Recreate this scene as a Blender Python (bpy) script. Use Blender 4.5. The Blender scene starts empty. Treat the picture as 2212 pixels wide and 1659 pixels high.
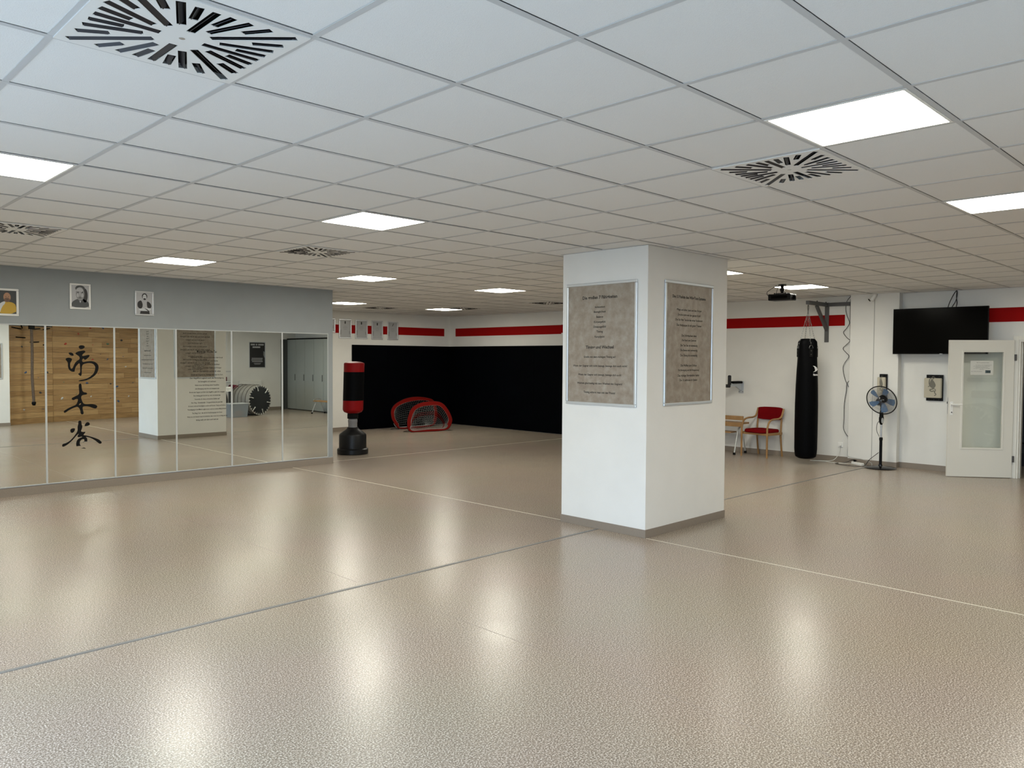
import bpy, bmesh, math, random
from mathutils import Vector, Matrix, noise
random.seed(7)
S = bpy.context.scene
COL = S.collection
PI = math.pi

# ------------------------------------------------------------------ camera, world, exposure
cam_d = bpy.data.cameras.new('camera'); cam = bpy.data.objects.new('camera', cam_d); COL.objects.link(cam)
YA, PT, RO, FP = .7886, -.0324, .0060, 1689.65
_f = Vector((math.cos(YA)*math.cos(PT), math.sin(YA)*math.cos(PT), math.sin(PT)))
_r = Vector((math.sin(YA), -math.cos(YA), 0)); _u = _r.cross(_f)
_r2 = _r*math.cos(RO) + _u*math.sin(RO); _u2 = _u*math.cos(RO) - _r*math.sin(RO)
cam.matrix_world = Matrix(((_r2.x, _u2.x, -_f.x, -1.395), (_r2.y, _u2.y, -_f.y, -2.355), (_r2.z, _u2.z, -_f.z, 1.690), (0, 0, 0, 1)))
CAMP = Vector((-1.395, -2.355, 1.690))
cam_d.sensor_width = 36; cam_d.lens = FP/2212*36; cam_d.clip_start = .05; cam_d.clip_end = 200
S.camera = cam
vs = S.view_settings; vs.view_transform = 'Standard'; vs.look = 'None'; vs.exposure = 0.0; vs.gamma = 1; vs.use_curve_mapping = False
W = bpy.data.worlds.new('overcast_sky'); S.world = W; W.use_nodes = True
W.node_tree.nodes['Background'].inputs[0].default_value = (.66, .81, 1.0, 1)
W.node_tree.nodes['Background'].inputs[1].default_value = 10.8
PANEL = 37.0                       # radiance of the LED panels
HC, T = 2.76, .625                # ceiling height, ceiling module
XP, XP2, YP, YP2 = 4.68, 6.12, 1.963, 3.02      # pillar
YM, XM, YB, XR, XW, YR = 8.498, 5.36, 13.14, 11.73, -1.9, -4.0

def project(p):
    d = Vector(p) - CAMP; c = d.dot(_f)
    return (1106 + FP*d.dot(_r2)/c, 829.5 - FP*d.dot(_u2)/c, c) if c > .05 else None

# ------------------------------------------------------------------ materials
MATS = {}
def mat(name, col, rough=.5, metal=0., spec=.5, emit=None, es=1., alpha=None, trans=0., scale=None, amt=.1, col2=None, bump=0., bscale=200., detail=4., coat=0.):
    if name in MATS: return MATS[name]
    m = bpy.data.materials.new(name); m.use_nodes = True; nt = m.node_tree; b = nt.nodes['Principled BSDF']
    b.inputs['Base Color'].default_value = (*col, 1); b.inputs['Roughness'].default_value = rough; b.inputs['Metallic'].default_value = metal
    b.inputs['Specular IOR Level'].default_value = spec; b.inputs['Transmission Weight'].default_value = trans; b.inputs['Coat Weight'].default_value = coat
    if alpha is not None: b.inputs['Alpha'].default_value = alpha
    if emit: b.inputs['Emission Color'].default_value = (*emit, 1); b.inputs['Emission Strength'].default_value = es
    if scale or bump:
        tc = nt.nodes.new('ShaderNodeTexCoord')
    if scale:
        n = nt.nodes.new('ShaderNodeTexNoise'); n.inputs['Scale'].default_value = scale; n.inputs['Detail'].default_value = detail
        nt.links.new(tc.outputs['Object'], n.inputs['Vector'])
        r = nt.nodes.new('ShaderNodeValToRGB'); nt.links.new(n.outputs['Fac'], r.inputs[0])
        c2 = col2 or tuple(c*(1-amt) for c in col)
        r.color_ramp.elements[0].position = .35; r.color_ramp.elements[1].position = .65
        r.color_ramp.elements[0].color = (*c2, 1); r.color_ramp.elements[1].color = (*col, 1)
        nt.links.new(r.outputs[0], b.inputs['Base Color'])
    if bump:
        n2 = nt.nodes.new('ShaderNodeTexNoise'); n2.inputs['Scale'].default_value = bscale; n2.inputs['Detail'].default_value = 3
        nt.links.new(tc.outputs['Object'], n2.inputs['Vector'])
        bp = nt.nodes.new('ShaderNodeBump'); bp.inputs['Strength'].default_value = bump; bp.inputs['Distance'].default_value = .002
        nt.links.new(n2.outputs['Fac'], bp.inputs['Height']); nt.links.new(bp.outputs[0], b.inputs['Normal'])
    MATS[name] = m; return m

white_wall = mat('white_paint', (.76, .755, .72), .7, scale=3., amt=.03, bump=.25, bscale=90)
grey_wall = mat('grey_paint', (.275, .295, .298), .6, scale=4., amt=.04, bump=.2, bscale=120)
red_paint = mat('red_paint', (.31, .0042, .0042), .7, spec=.08)
black_mat = mat('black_mat', (.0007, .0012, .0022), .7, spec=.03, scale=2., amt=.3)
tile_m = mat('mineral_fibre', (.76, .76, .745), .9, spec=.2, scale=350., amt=.05, bump=.5, bscale=260)
grid_m = mat('grid_steel', (.52, .52, .515), .75, spec=.25)
dark_void = mat('plenum_concrete', (.10, .10, .10), .9)
base_m = mat('skirting_vinyl', (.27, .225, .18), .5, scale=320., amt=.22)
silver = mat('silver_frame', (.62, .64, .66), .35, metal=.6)
alu = mat('brushed_aluminium', (.55, .56, .57), .35, metal=.85)
white_pl = mat('white_plastic', (.80, .80, .77), .35)
white_lac = mat('white_lacquer', (.72, .705, .64), .35)
black_pl = mat('black_plastic', (.003, .003, .0034), .45, spec=.15)
black_rub = mat('black_rubber', (.004, .004, .004), .7, spec=.12)
black_leather = mat('black_leather', (.0014, .0015, .002), .55, spec=.05, bump=.3, bscale=60)
gloss_black = mat('gloss_black', (.0018, .0016, .0014), .15, spec=.04)
dark_steel = mat('grey_painted_steel', (.085, .085, .087), .5)
chrome = mat('chain_steel', (.12, .12, .115), .4, metal=1.)
red_vinyl = mat('red_vinyl', (.22, .004, .005), .5, spec=.12)
ink = mat('black_ink', (.02, .018, .015), .7)
vinyl_black = mat('black_sticker', (.003, .003, .003), .6, spec=.15)
beech = mat('beech_wood', (.36, .20, .075), .45, scale=8., amt=.2)
red_fab = mat('red_upholstery', (.16, .003, .005), .9, spec=.05, bump=.6, bscale=300)
foam = mat('grey_foam', (.02, .02, .021), .85)
galv = mat('galvanised_plate', (.50, .53, .56), .45, metal=.5)
white_net = mat('white_netting', (.40, .41, .39), .8)
red_net = mat('red_netting', (.25, .012, .008), .8)
red_cloth = mat('red_cloth', (.15, .006, .004), .75, spec=.06)
mirror_m = mat('mirror_glass', (.80, .825, .795), .0, metal=1.)
cable_blk = mat('black_cable', (.02, .02, .022), .5)
cable_wht = mat('white_cable', (.7, .7, .66), .5)

def floor_material():
    m = bpy.data.materials.new('speckled_vinyl_floor'); m.use_nodes = True; nt = m.node_tree; b = nt.nodes['Principled BSDF']
    tc = nt.nodes.new('ShaderNodeTexCoord')
    v = nt.nodes.new('ShaderNodeTexNoise'); v.inputs['Scale'].default_value = 130; v.inputs['Detail'].default_value = 3
    nt.links.new(tc.outputs['Object'], v.inputs['Vector'])
    r = nt.nodes.new('ShaderNodeValToRGB'); e = r.color_ramp.elements
    e[0].position = .38; e[0].color = (.17, .138, .106, 1); e[1].position = .64; e[1].color = (.60, .53, .45, 1)
    x = r.color_ramp.elements.new(.5); x.color = (.29, .235, .183, 1)
    nt.links.new(v.outputs['Fac'], r.inputs[0])
    n = nt.nodes.new('ShaderNodeTexNoise'); n.inputs['Scale'].default_value = .8; n.inputs['Detail'].default_value = 2
    nt.links.new(tc.outputs['Object'], n.inputs['Vector'])
    mx = nt.nodes.new('ShaderNodeMixRGB'); mx.blend_type = 'MULTIPLY'; mx.inputs[0].default_value = .12
    nt.links.new(r.outputs[0], mx.inputs[1]); nt.links.new(n.outputs['Color'], mx.inputs[2])
    nt.links.new(mx.outputs[0], b.inputs['Base Color'])
    rr = nt.nodes.new('ShaderNodeMapRange'); rr.inputs['To Min'].default_value = .245; rr.inputs['To Max'].default_value = .272
    wv = nt.nodes.new('ShaderNodeTexNoise'); wv.inputs['Scale'].default_value = 2.2; wv.inputs['Detail'].default_value = 4; wv.inputs['Distortion'].default_value = .6; nt.links.new(tc.outputs['Object'], wv.inputs['Vector']); rr.inputs['From Min'].default_value = .3; rr.inputs['From Max'].default_value = .7; nt.links.new(wv.outputs['Fac'], rr.inputs['Value']); nt.links.new(rr.outputs[0], b.inputs['Roughness'])
    b.inputs['Specular IOR Level'].default_value = .5
    return m
floor_m = floor_material()

def wood_material(name, a, c):
    m = bpy.data.materials.new(name); m.use_nodes = True; nt = m.node_tree; b = nt.nodes['Principled BSDF']
    tc = nt.nodes.new('ShaderNodeTexCoord'); mp = nt.nodes.new('ShaderNodeMapping'); mp.inputs['Scale'].default_value = (1.2, 1, 22)
    n = nt.nodes.new('ShaderNodeTexNoise'); n.inputs['Scale'].default_value = 2.2; n.inputs['Detail'].default_value = 5
    nt.links.new(tc.outputs['Object'], mp.inputs[0]); nt.links.new(mp.outputs[0], n.inputs['Vector'])
    r = nt.nodes.new('ShaderNodeValToRGB'); r.color_ramp.elements[0].position = .35; r.color_ramp.elements[1].position = .65
    r.color_ramp.elements[0].color = (*a, 1); r.color_ramp.elements[1].color = (*c, 1)
    nt.links.new(n.outputs['Fac'], r.inputs[0]); nt.links.new(r.outputs[0], b.inputs['Base Color']); b.inputs['Roughness'].default_value = .5
    return m
pines = [wood_material('pine_plank', (.27, .155, .062), (.42, .265, .115)), wood_material('pine_plank_pale', (.32, .20, .085), (.48, .31, .14)), wood_material('pine_plank_dark', (.23, .13, .05), (.37, .225, .09))]

def glass_material(name, tint=(1, 1, 1), refl=.08):
    m = bpy.data.materials.new(name); m.use_nodes = True; nt = m.node_tree; nt.nodes.remove(nt.nodes['Principled BSDF'])
    o = nt.nodes['Material Output']; t = nt.nodes.new('ShaderNodeBsdfTransparent'); t.inputs[0].default_value = (*tint, 1)
    g = nt.nodes.new('ShaderNodeBsdfGlossy'); g.inputs['Roughness'].default_value = .02
    x = nt.nodes.new('ShaderNodeMixShader'); x.inputs[0].default_value = refl
    nt.links.new(t.outputs[0], x.inputs[1]); nt.links.new(g.outputs[0], x.inputs[2]); nt.links.new(x.outputs[0], o.inputs[0])
    return m
pane_glass = glass_material('window_pane_glass', (.93, .97, 1), .06)
door_glass = glass_material('door_pane_glass', (.90, .92, .90), .06)
blue_blade = mat('blue_translucent_blade', (.075, .17, .33), .3, alpha=.72)
clear_tub = mat('clear_tub_plastic', (.36, .41, .45), .3, alpha=.55)

def parchment(name, a, b_, c):
    m = bpy.data.materials.new(name); m.use_nodes = True; nt = m.node_tree; b = nt.nodes['Principled BSDF']
    tc = nt.nodes.new('ShaderNodeTexCoord'); n = nt.nodes.new('ShaderNodeTexNoise'); n.inputs['Scale'].default_value = 11; n.inputs['Detail'].default_value = 9; n.inputs['Roughness'].default_value = .65
    nt.links.new(tc.outputs['Object'], n.inputs['Vector']); r = nt.nodes.new('ShaderNodeValToRGB')
    e = r.color_ramp.elements; e[0].position = .3; e[0].color = (*a, 1); e[1].position = .7; e[1].color = (*c, 1); x = e.new(.5); x.color = (*b_, 1)
    nt.links.new(n.outputs['Fac'], r.inputs[0]); nt.links.new(r.outputs[0], b.inputs['Base Color']); b.inputs['Roughness'].default_value = .35
    return m
parch = parchment('old_parchment_print', (.235, .19, .15), (.30, .255, .205), (.365, .33, .28))
lamp_m = mat('led_diffuser', (.9, .9, .9), .5, emit=(1, .965, .835), es=PANEL)

# ------------------------------------------------------------------ mesh tools
class MB:
    def __init__(s): s.v = []; s.f = []
    def add(s, vs, fs):
        o = len(s.v); s.v += [tuple(v) for v in vs]; s.f += [tuple(i+o for i in f) for f in fs]; return s
    def box(s, x0, x1, y0, y1, z0, z1, M=None):
        p = [Vector(q) for q in ((x0,y0,z0),(x1,y0,z0),(x1,y1,z0),(x0,y1,z0),(x0,y0,z1),(x1,y0,z1),(x1,y1,z1),(x0,y1,z1))]
        if M: p = [M @ q for q in p]
        return s.add(p, [(0,3,2,1),(4,5,6,7),(0,1,5,4),(1,2,6,5),(2,3,7,6),(3,0,4,7)])
    def rings(s, rs, cap=True, closed=False):
        n = len(rs[0]); o = []
        for r in rs: o += r
        fs = []
        m = len(rs)
        for k in range(m if closed else m-1):
            for i in range(n):
                a, b = k*n+i, k*n+(i+1) % n; c, d = ((k+1) % m)*n+(i+1) % n, ((k+1) % m)*n+i
                fs.append((a, b, c, d))
        if cap and not closed: fs.append(tuple(range(n))[::-1]); fs.append(tuple((m-1)*n+i for i in range(n)))
        return s.add(o, fs)
    def lathe(s, prof, n=24, M=None, cap=True):
        rs = []
        for r, z in prof:
            ring = [Vector((r*math.cos(2*PI*i/n), r*math.sin(2*PI*i/n), z)) for i in range(n)]
            rs.append([M @ v for v in ring] if M else ring)
        return s.rings(rs, cap)
    def tube(s, pts, r, n=8, closed=False, cap=True):
        pts = [Vector(p) for p in pts]; m = len(pts); rs = []; prev = None
        for k in range(m):
            a = pts[(k-1) % m] if (k or closed) else pts[k]; b = pts[(k+1) % m] if (k < m-1 or closed) else pts[k]
            t = (b-a).normalized()
            if prev is None:
                q = Vector((0, 0, 1)) if abs(t.z) < .9 else Vector((1, 0, 0)); u = t.cross(q).normalized()
            else:
                u = (prev - t*prev.dot(t)).normalized()
            prev = u; w = t.cross(u); rr = r[k] if isinstance(r, (list, tuple)) else r
            rs.append([pts[k] + (u*math.cos(2*PI*i/n) + w*math.sin(2*PI*i/n))*rr for i in range(n)])
        return s.rings(rs, cap, closed)
    def prism(s, pts, f, d):
        """2D polygon pts; f maps (a,b,depth)->3D; thickness d"""
        n = len(pts); vs = [f(a, b, 0) for a, b in pts] + [f(a, b, d) for a, b in pts]
        return s.add(vs, [tuple(range(n)), tuple(range(2*n-1, n-1, -1))] + [(i, i+n, (i+1) % n+n, (i+1) % n) for i in range(n)])
    def build(s, name, m, parent=None, smooth=False, bevel=0., loc=None):
        me = bpy.data.meshes.new(name); me.from_pydata(s.v, [], s.f); me.materials.append(m)
        bm = bmesh.new(); bm.from_mesh(me); bmesh.ops.recalc_face_normals(bm, faces=bm.faces)
        if bevel:
            bmesh.ops.bevel(bm, geom=[e for e in bm.edges if len(e.link_faces) == 2 and e.calc_face_angle(0) > .5], offset=bevel, segments=2, affect='EDGES', profile=.5)
        bm.to_mesh(me); bm.free()
        if smooth:
            for p in me.polygons: p.use_smooth = True
            try: me.set_sharp_from_angle(angle=math.radians(40))
            except Exception: pass
        me.update()
        o = bpy.data.objects.new(name, me); COL.objects.link(o)
        if parent: o.parent = parent
        if loc: o.location = loc
        return o

def tag(o, label, cat, group=None, kind=None):
    if label: o['label'] = label
    if cat: o['category'] = cat
    if group: o['group'] = group
    if kind: o['kind'] = kind
    return o
def thing(name, label, cat, loc=(0, 0, 0), rz=0., group=None):
    o = bpy.data.objects.new(name, None); COL.objects.link(o); o.location = loc; o.rotation_euler = (0, 0, math.radians(rz)); o.empty_display_size = .1
    return tag(o, label, cat, group)
def struct(o): o['kind'] = 'structure'; return o
def dup(root, loc, rz=None, label=None, group=None):
    r = root.copy(); COL.objects.link(r); r.location = loc
    if rz is not None: r.rotation_euler = (0, 0, math.radians(rz))
    if label: r['label'] = label
    if group: r['group'] = group
    for ch in list(root.children):
        c = ch.copy(); COL.objects.link(c); c.parent = r
        for g in list(ch.children):
            d = g.copy(); COL.objects.link(d); d.parent = c
    return r
B = lambda name, m, parent, *a, bevel=0.: MB().box(*a).build(name, m, parent, bevel=bevel)

def flat(loops, thick=0.):
    """filled 2D outline with holes -> (verts2d+z, faces)"""
    cu = bpy.data.curves.new('t', 'CURVE'); cu.dimensions = '2D'; cu.fill_mode = 'BOTH'; cu.extrude = thick/2
    for lp in loops:
        sp = cu.splines.new('POLY'); sp.points.add(len(lp)-1)
        for i, p in enumerate(lp): sp.points[i].co = (p[0], p[1], 0, 1)
        sp.use_cyclic_u = True
    ob = bpy.data.objects.new('t', cu); COL.objects.link(ob); dg = bpy.context.evaluated_depsgraph_get(); dg.update()
    me = bpy.data.meshes.new_from_object(ob.evaluated_get(dg)); r = ([tuple(v.co) for v in me.vertices], [tuple(p.vertices) for p in me.polygons])
    bpy.data.objects.remove(ob); bpy.data.curves.remove(cu); bpy.data.meshes.remove(me); return r

_TC = {}
def text2d(s, bold=0.):
    key = (s, bold)
    if key in _TC: return _TC[key]
    cu = bpy.data.curves.new('t', 'FONT'); cu.body = s; cu.align_x = 'CENTER'; cu.align_y = 'CENTER'; cu.size = 1; cu.resolution_u = 2; cu.offset = bold
    ob = bpy.data.objects.new('t', cu); COL.objects.link(ob); dg = bpy.context.evaluated_depsgraph_get(); dg.update()
    me = bpy.data.meshes.new_from_object(ob.evaluated_get(dg)); v = [tuple(q.co) for q in me.vertices]; f = [tuple(p.vertices) for p in me.polygons]
    bpy.data.objects.remove(ob); bpy.data.curves.remove(cu); bpy.data.meshes.remove(me)
    _TC[key] = (v, f); return _TC[key]
def put_text(mb, s, cx, cz, width=None, height=None, bold=0., y=0., f=None, tilt=0.):
    v, fc = text2d(s, bold)
    if not v: return
    x0 = min(p[0] for p in v); x1 = max(p[0] for p in v)
    k = width/(x1-x0) if width else height; ky = height if height else k; xm = (x0+x1)/2
    f = f or (lambda a, b: (a, y, b))
    mb.add([f(cx+(p[0]-xm)*k, cz+p[1]*ky+(p[0]-xm)*k*tilt) for p in v], fc)

# ------------------------------------------------------------------ room shell
fl = struct(B('floor', floor_m, None, XW-.2, 14.6, YR-.2, YB+.2, -.12, 0))
def strip(p, q, w, m, h=.0012, lift=0.):
    p, q = Vector((*p, 0)), Vector((*q, 0)); d = (q-p).normalized(); n = Vector((-d.y, d.x, 0))*w/2
    a = [p-n, q-n, q+n, p+n]
    return MB().add([v+Vector((0, 0, lift)) for v in a]+[v+Vector((0, 0, h)) for v in a], [(0,3,2,1),(4,5,6,7),(0,1,5,4),(1,2,6,5),(2,3,7,6),(3,0,4,7)]).build('floor_line', m, fl)
weld = mat('pale_weld_line', (.62, .57, .46), .4)
joint_m = mat('joint_profile', (.20, .20, .195), .45, metal=.3)
strip((4.65, 8.49), (4.735, 3.03), .012, weld); strip((4.682, 1.95), (4.672, -3.9), .012, weld)
strip((5.37, 8.69), (11.6, 8.645), .011, weld)
seam_m = mat('faint_floor_seam', (.25, .20, .16), .4)
strip((1.9, 2.3), (1.9, -3.5), .002, seam_m, h=.0008); strip((1.9, 2.6), (1.9, 8.4), .002, seam_m, h=.0008)
strip((-1.88, 2.467), (4.67, 2.527), .030, joint_m, h=.003); strip((6.13, 2.525), (11.6, 2.45), .024, joint_m, h=.003)

ce = struct(B('ceiling', dark_void, None, XW-.2, XR+.2, YR-.2, YB+.2, 3.0, 3.15))
wl = struct(B('wall_left', grey_wall, None, XW-.2, XM, YM, YM+.25, 0, 3.0))
wr_ = struct(B('wall_return', white_wall, None, XM-.25, XM-.001, YM+.25, YB+.2, 0, 3.0))
wb = struct(B('wall_back', white_wall, None, XM-.25, XR+.2, YB, YB+.2, 0, 3.0))
DO0, DO1, DOH = -.40, .50, 2.0
wr = struct(MB().box(XR, XR+.2, DO1, YB, 0, 3.0).box(XR, XR+.2, YR, DO0, 0, 3.0).box(XR, XR+.2, DO0, DO1, DOH, 3.0).build('wall_right', white_wall))
wre = struct(B('wall_rear', white_wall, None, XW-.2, XR+.2, YR-.2, YR, 0, 3.0))
wins = [(-3.7, -1.5), (-1.2, .9), (1.1, 2.6)]
mbw = MB(); y0 = YR
for a, b in wins:
    mbw.box(XW-.2, XW, y0, a, 0, 3.0).box(XW-.2, XW, a, b, 0, .15).box(XW-.2, XW, a, b, 2.5, 3.0); y0 = b
mbw.box(XW-.2, XW, y0, YM, 0, 3.0)
ww = struct(mbw.build('wall_window', white_wall))
struct(B('ground', mat('asphalt', (.35, .35, .34), .9), None, -60, XW-.21, -50, 50, -.3, -.12))  # unseen plane added to cut light from below and bounce daylight onto ceiling
for k, (a, b) in enumerate(wins):
    w = struct(thing(f'window_{k+1}', None, None, (XW-.1, (a+b)/2, .15)))
    h = (b-a)/2
    MB().box(-.03, .03, -h, h, 0, .06).box(-.03, .03, -h, h, 2.29, 2.35).box(-.03, .03, -h, -h+.06, .06, 2.29).box(-.03, .03, h-.06, h, .06, 2.29).box(-.03, .03, -.04, .04, .06, 2.29).build('window_frame', white_pl, w)
    B('window_glass', pane_glass, w, -.004, .004, -h+.06, h-.06, .06, 2.29)
    ld = bpy.data.lights.new('portal', 'AREA'); ld.shape = 'RECTANGLE'; ld.size = b-a; ld.size_y = 2.35; ld.cycles.is_portal = True
    lo = bpy.data.objects.new('daylight_portal', ld); COL.objects.link(lo); lo.location = (XW-.25, (a+b)/2, 1.325); lo.rotation_euler = (PI/2, 0, -PI/2)
pil = struct(B('pillar', white_wall, None, XP, XP2, YP, YP2, 0, 2.99, bevel=.004))
pil2 = struct(B('pillar', white_wall, None, 1.9, 3.28, -3.52, -2.48, 0, 2.99, bevel=.004))
pst = struct(B('pillar', white_wall, None, 11.60, XR+.01, 2.10, 2.86, 0, 2.99, bevel=.004))
# baseboards
def skirt(name, *bs):
    m = MB()
    for b in bs: m.box(*b)
    return struct(m.build(name, base_m, bevel=.001))
e = .006
skirt('baseboard_left', (XW, XM+e, YM-e, YM, 0, .10), (XM, XM+e, YM, YB, 0, .09))
skirt('baseboard_back', (XM+e, 8.75, YB-e, YB, 0, .09))
skirt('baseboard_right', (XR-e, XR, 2.86, 8.9, 0, .085), (XR-e, XR, .60, 2.10, 0, .085), (11.6-e, 11.6, 2.10-e, 2.86+e, 0, .085), (11.6, XR-e, 2.10-e, 2.10, 0, .085), (11.6, XR-e, 2.86, 2.86+e, 0, .085))
skirt('baseboard_pillar', (XP-e, XP, YP-e, YP2+e, 0, .078), (XP2, XP2+e, YP-e, YP2+e, 0, .078), (XP, XP2, YP-e, YP, 0, .078), (XP, XP2, YP2, YP2+e, 0, .078))
skirt('baseboard_pillar', (1.9-e, 1.9, -3.52, -2.48+e, 0, .078), (3.28, 3.28+e, -3.52, -2.48+e, 0, .078), (1.9, 3.28, -2.48, -2.48+e, 0, .078))
skirt('baseboard_rear', (7.1, 11.4, YR, YR+e, 0, .09), (XW, 1.9, YR, YR+e, 0, .09))
# painted stripes
for par, bx in ((wb, (5.4, 11.54, YB-.001, YB, 2.252, 2.445)), (wr, (XR-.001, XR, 9.3, 12.92, 2.248, 2.45)), (wr, (XR-.001, XR, 3.0, 9.3, 2.272, 2.455)), (wr, (XR-.001, XR, .02, 1.2, 2.268, 2.475))):
    MB().box(*bx).build('painted_stripe', red_paint, par)
B('metal_track', grid_m, wl, XM-.30, XM-.002, YM-.001, YM+.0, .10, .105)
# room beyond the door
navy = mat('dark_blue_paint', (.018, .022, .032), .6)
struct(MB().box(13.4, 13.6, -2.5, 2.5, 0, 3).box(XR+.2, 13.6, -2.6, -2.5, 0, 3).box(XR+.2, 13.6, 2.5, 2.6, 0, 3).box(XR+.2, 13.6, -2.6, 2.6, 2.75, 2.85).build('wall_beyond', navy))
struct(B('baseboard_beyond', mat('dark_skirting', (.008, .008, .016), .5), None, 13.36, 13.4, -2.5, 2.5, 0, .22))
tag(B('wall_switch_box', black_pl, None, 13.34, 13.4, .33, .50, 1.57, 1.63), 'small black box on the dark wall beyond the open doorway', 'box')
tag(MB().tube([(13.3, .9, .40), (13.3, .5, .34), (13.3, .0, .28), (13.3, -.6, .3)], .012).build('hose', black_rub), 'black hose sagging along the dark wall beyond the doorway', 'hose')

# ------------------------------------------------------------------ ceiling: lights, vents, tiles, grid
lights = {(3,-2): 'square LED ceiling panel, largest in view, beside the swirl air vent', (7,-2): 'LED ceiling panel cut by the right edge of the photo',
 (-1,4): 'LED ceiling panel cut by the left edge of the photo', (3,4): 'LED ceiling panel in the middle of the ceiling, left of the pillar',
 (11,4): 'LED ceiling panel half hidden behind the pillar on its right', (15,4): 'LED ceiling panel directly behind the black projector',
 (3,10): 'LED ceiling panel just in front of the grey wall above the portraits', (7,10): 'LED ceiling panel near the end of the grey mirror wall',
 (11,10): 'LED ceiling panel above the black mats left of the pillar', (11,17): 'far LED ceiling panel touching the end edge of the grey wall',
 (15,17): 'far LED ceiling panel next to a vent above the black mat corner',
  (-1,10): 'LED ceiling panel above the left end of the mirrors', (11,-2): 'LED ceiling panel in front of the doorway wall', (15,-2): 'LED ceiling panel above the open white door',}
vents = {(-1,0): 'square swirl air vent with black radial slots, largest, at the upper left', (4,-1): 'swirl air vent touching the corner of the big LED panel on the right',
 (0,8): 'swirl air vent cut by the left edge above the grey wall', (4,7): 'swirl air vent between two LED panels left of the pillar',
 (13,18): 'far swirl air vent above the framed certificates', (15,16): 'far swirl air vent half hidden behind an LED panel', (15,12): 'far swirl air vent at the left edge of the pillar'}
g = 'LED panels in the ceiling'
def ctr(k): return ((k[0]+.5)*T, (k[1]+.5)*T, HC)
L0 = thing('ceiling_light', lights[(3,-2)], 'light', ctr((3,-2)), 0, g)
h = .300
MB().box(-h, h, -h, -h+.014, -.002, .03).box(-h, h, h-.014, h, -.002, .03).box(-h, -h+.014, -h+.014, h-.014, -.002, .03).box(h-.014, h, -h+.014, h-.014, -.002, .03).box(-h, h, -h, h, .03, .04).build('light_frame', white_pl, L0)
MB().add([(-h+.014, -h+.014, .003), (h-.014, -h+.014, .003), (h-.014, h-.014, .003), (-h+.014, h-.014, .003)], [(0, 3, 2, 1)]).build('diffuser', lamp_m, L0)
for k, lb in lights.items():
    if k != (3,-2): dup(L0, ctr(k), 0, lb)
inner = {0: .07, 1: .175, 2: .115, 3: .225, 4: .097, 5: .225, 6: .118, 7: .175}
V0 = thing('ceiling_vent', vents[(-1,0)], 'air vent', ctr((-1,0)), 0, 'swirl air vents in the ceiling')
loops = [[(-.306, -.306), (.306, -.306), (.306, .306), (-.306, .306)]]; slots = []
for k in range(32):
    a = k*PI/16; ro = .272/max(abs(math.cos(a)), abs(math.sin(a))); ri = inner[k % 8]
    if k % 8 == 4: ro = .385
    u = Vector((math.cos(a), math.sin(a))); n = Vector((-u.y, u.x))*.0145
    loops.append([tuple(u*ri-n), tuple(u*ro-n), tuple(u*ro+n), tuple(u*ri+n)]); slots.append((a, ri, ro))
v, f = flat(loops, .002)
plate_m = mat('vent_plate_paint', (.72, .72, .70), .45)
MB().add([(x, y, -.004+z) for x, y, z in v], f).box(-.306, .306, -.306, -.3, -.003, .03).box(-.306, .306, .3, .306, -.003, .03).box(-.306, -.3, -.3, .3, -.003, .03).box(.3, .306, -.3, .3, -.003, .03).build('faceplate', plate_m, V0)
B('backing', gloss_black if 0 else black_pl, V0, -.298, .298, -.298, .298, .022, .03)
MB().lathe([(.010, -.006), (.010, -.004)], 12).build('screw', alu, V0)
vane_m = mat('vent_vane_black', (.008, .008, .014), .35)
for a, ri, ro in slots:
    M = Matrix.Rotation(a, 4, 'Z') @ Matrix.Translation((0, 0, -.001)) @ Matrix.Rotation(.75, 4, 'X')
    MB().box(ri+.004, ro-.004, -.010, .010, -.0008, .0008, M).build('vane', vane_m, V0)
for k in ((4,7), (4,-1), (0,8), (13,18), (15,16), (15,12)): dup(V0, ctr(k), 0, vents[k])
taken = set(lights) | set(vents)
cells = []
for i in range(-4, 19):
    for j in range(-7, 21):
        if (i, j) in taken: continue
        x0, x1, y0, y1 = max(i*T, XW), min((i+1)*T, XR), max(j*T, YR), min((j+1)*T, YB)
        if y0 >= YM-.01 and x1 <= XM: continue
        if y0 < YM < y1 and x1 <= XM: y1 = YM
        if y0 >= YM-.01 and x0 < XM: x0 = XM
        if x1-x0 < .03 or y1-y0 < .03: continue
        if x0 >= XP-.01 and x1 <= XP2+.01 and y0 >= YP-.01 and y1 <= YP2+.01: continue
        ar = 0
        pts = [project((x0+(x1-x0)*a, y0+(y1-y0)*b, HC)) for a, b in ((.1,.1),(.9,.1),(.9,.9),(.1,.9),(.5,.5))]
        inside = sum(1 for p in pts if p and 0 < p[0] < 2212 and 0 < p[1] < 1659)
        if inside:
            q = [p for p in pts[:4] if p]
            if len(q) == 4: ar = abs(sum(q[a][0]*q[(a+1) % 4][1]-q[(a+1) % 4][0]*q[a][1] for a in range(4)))/2*inside/5
            else: ar = 9e5
        cells.append((ar, i, j, x0, x1, y0, y1))
cells.sort(key=lambda c: -c[0])
rest = MB(); tmesh = {}
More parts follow.
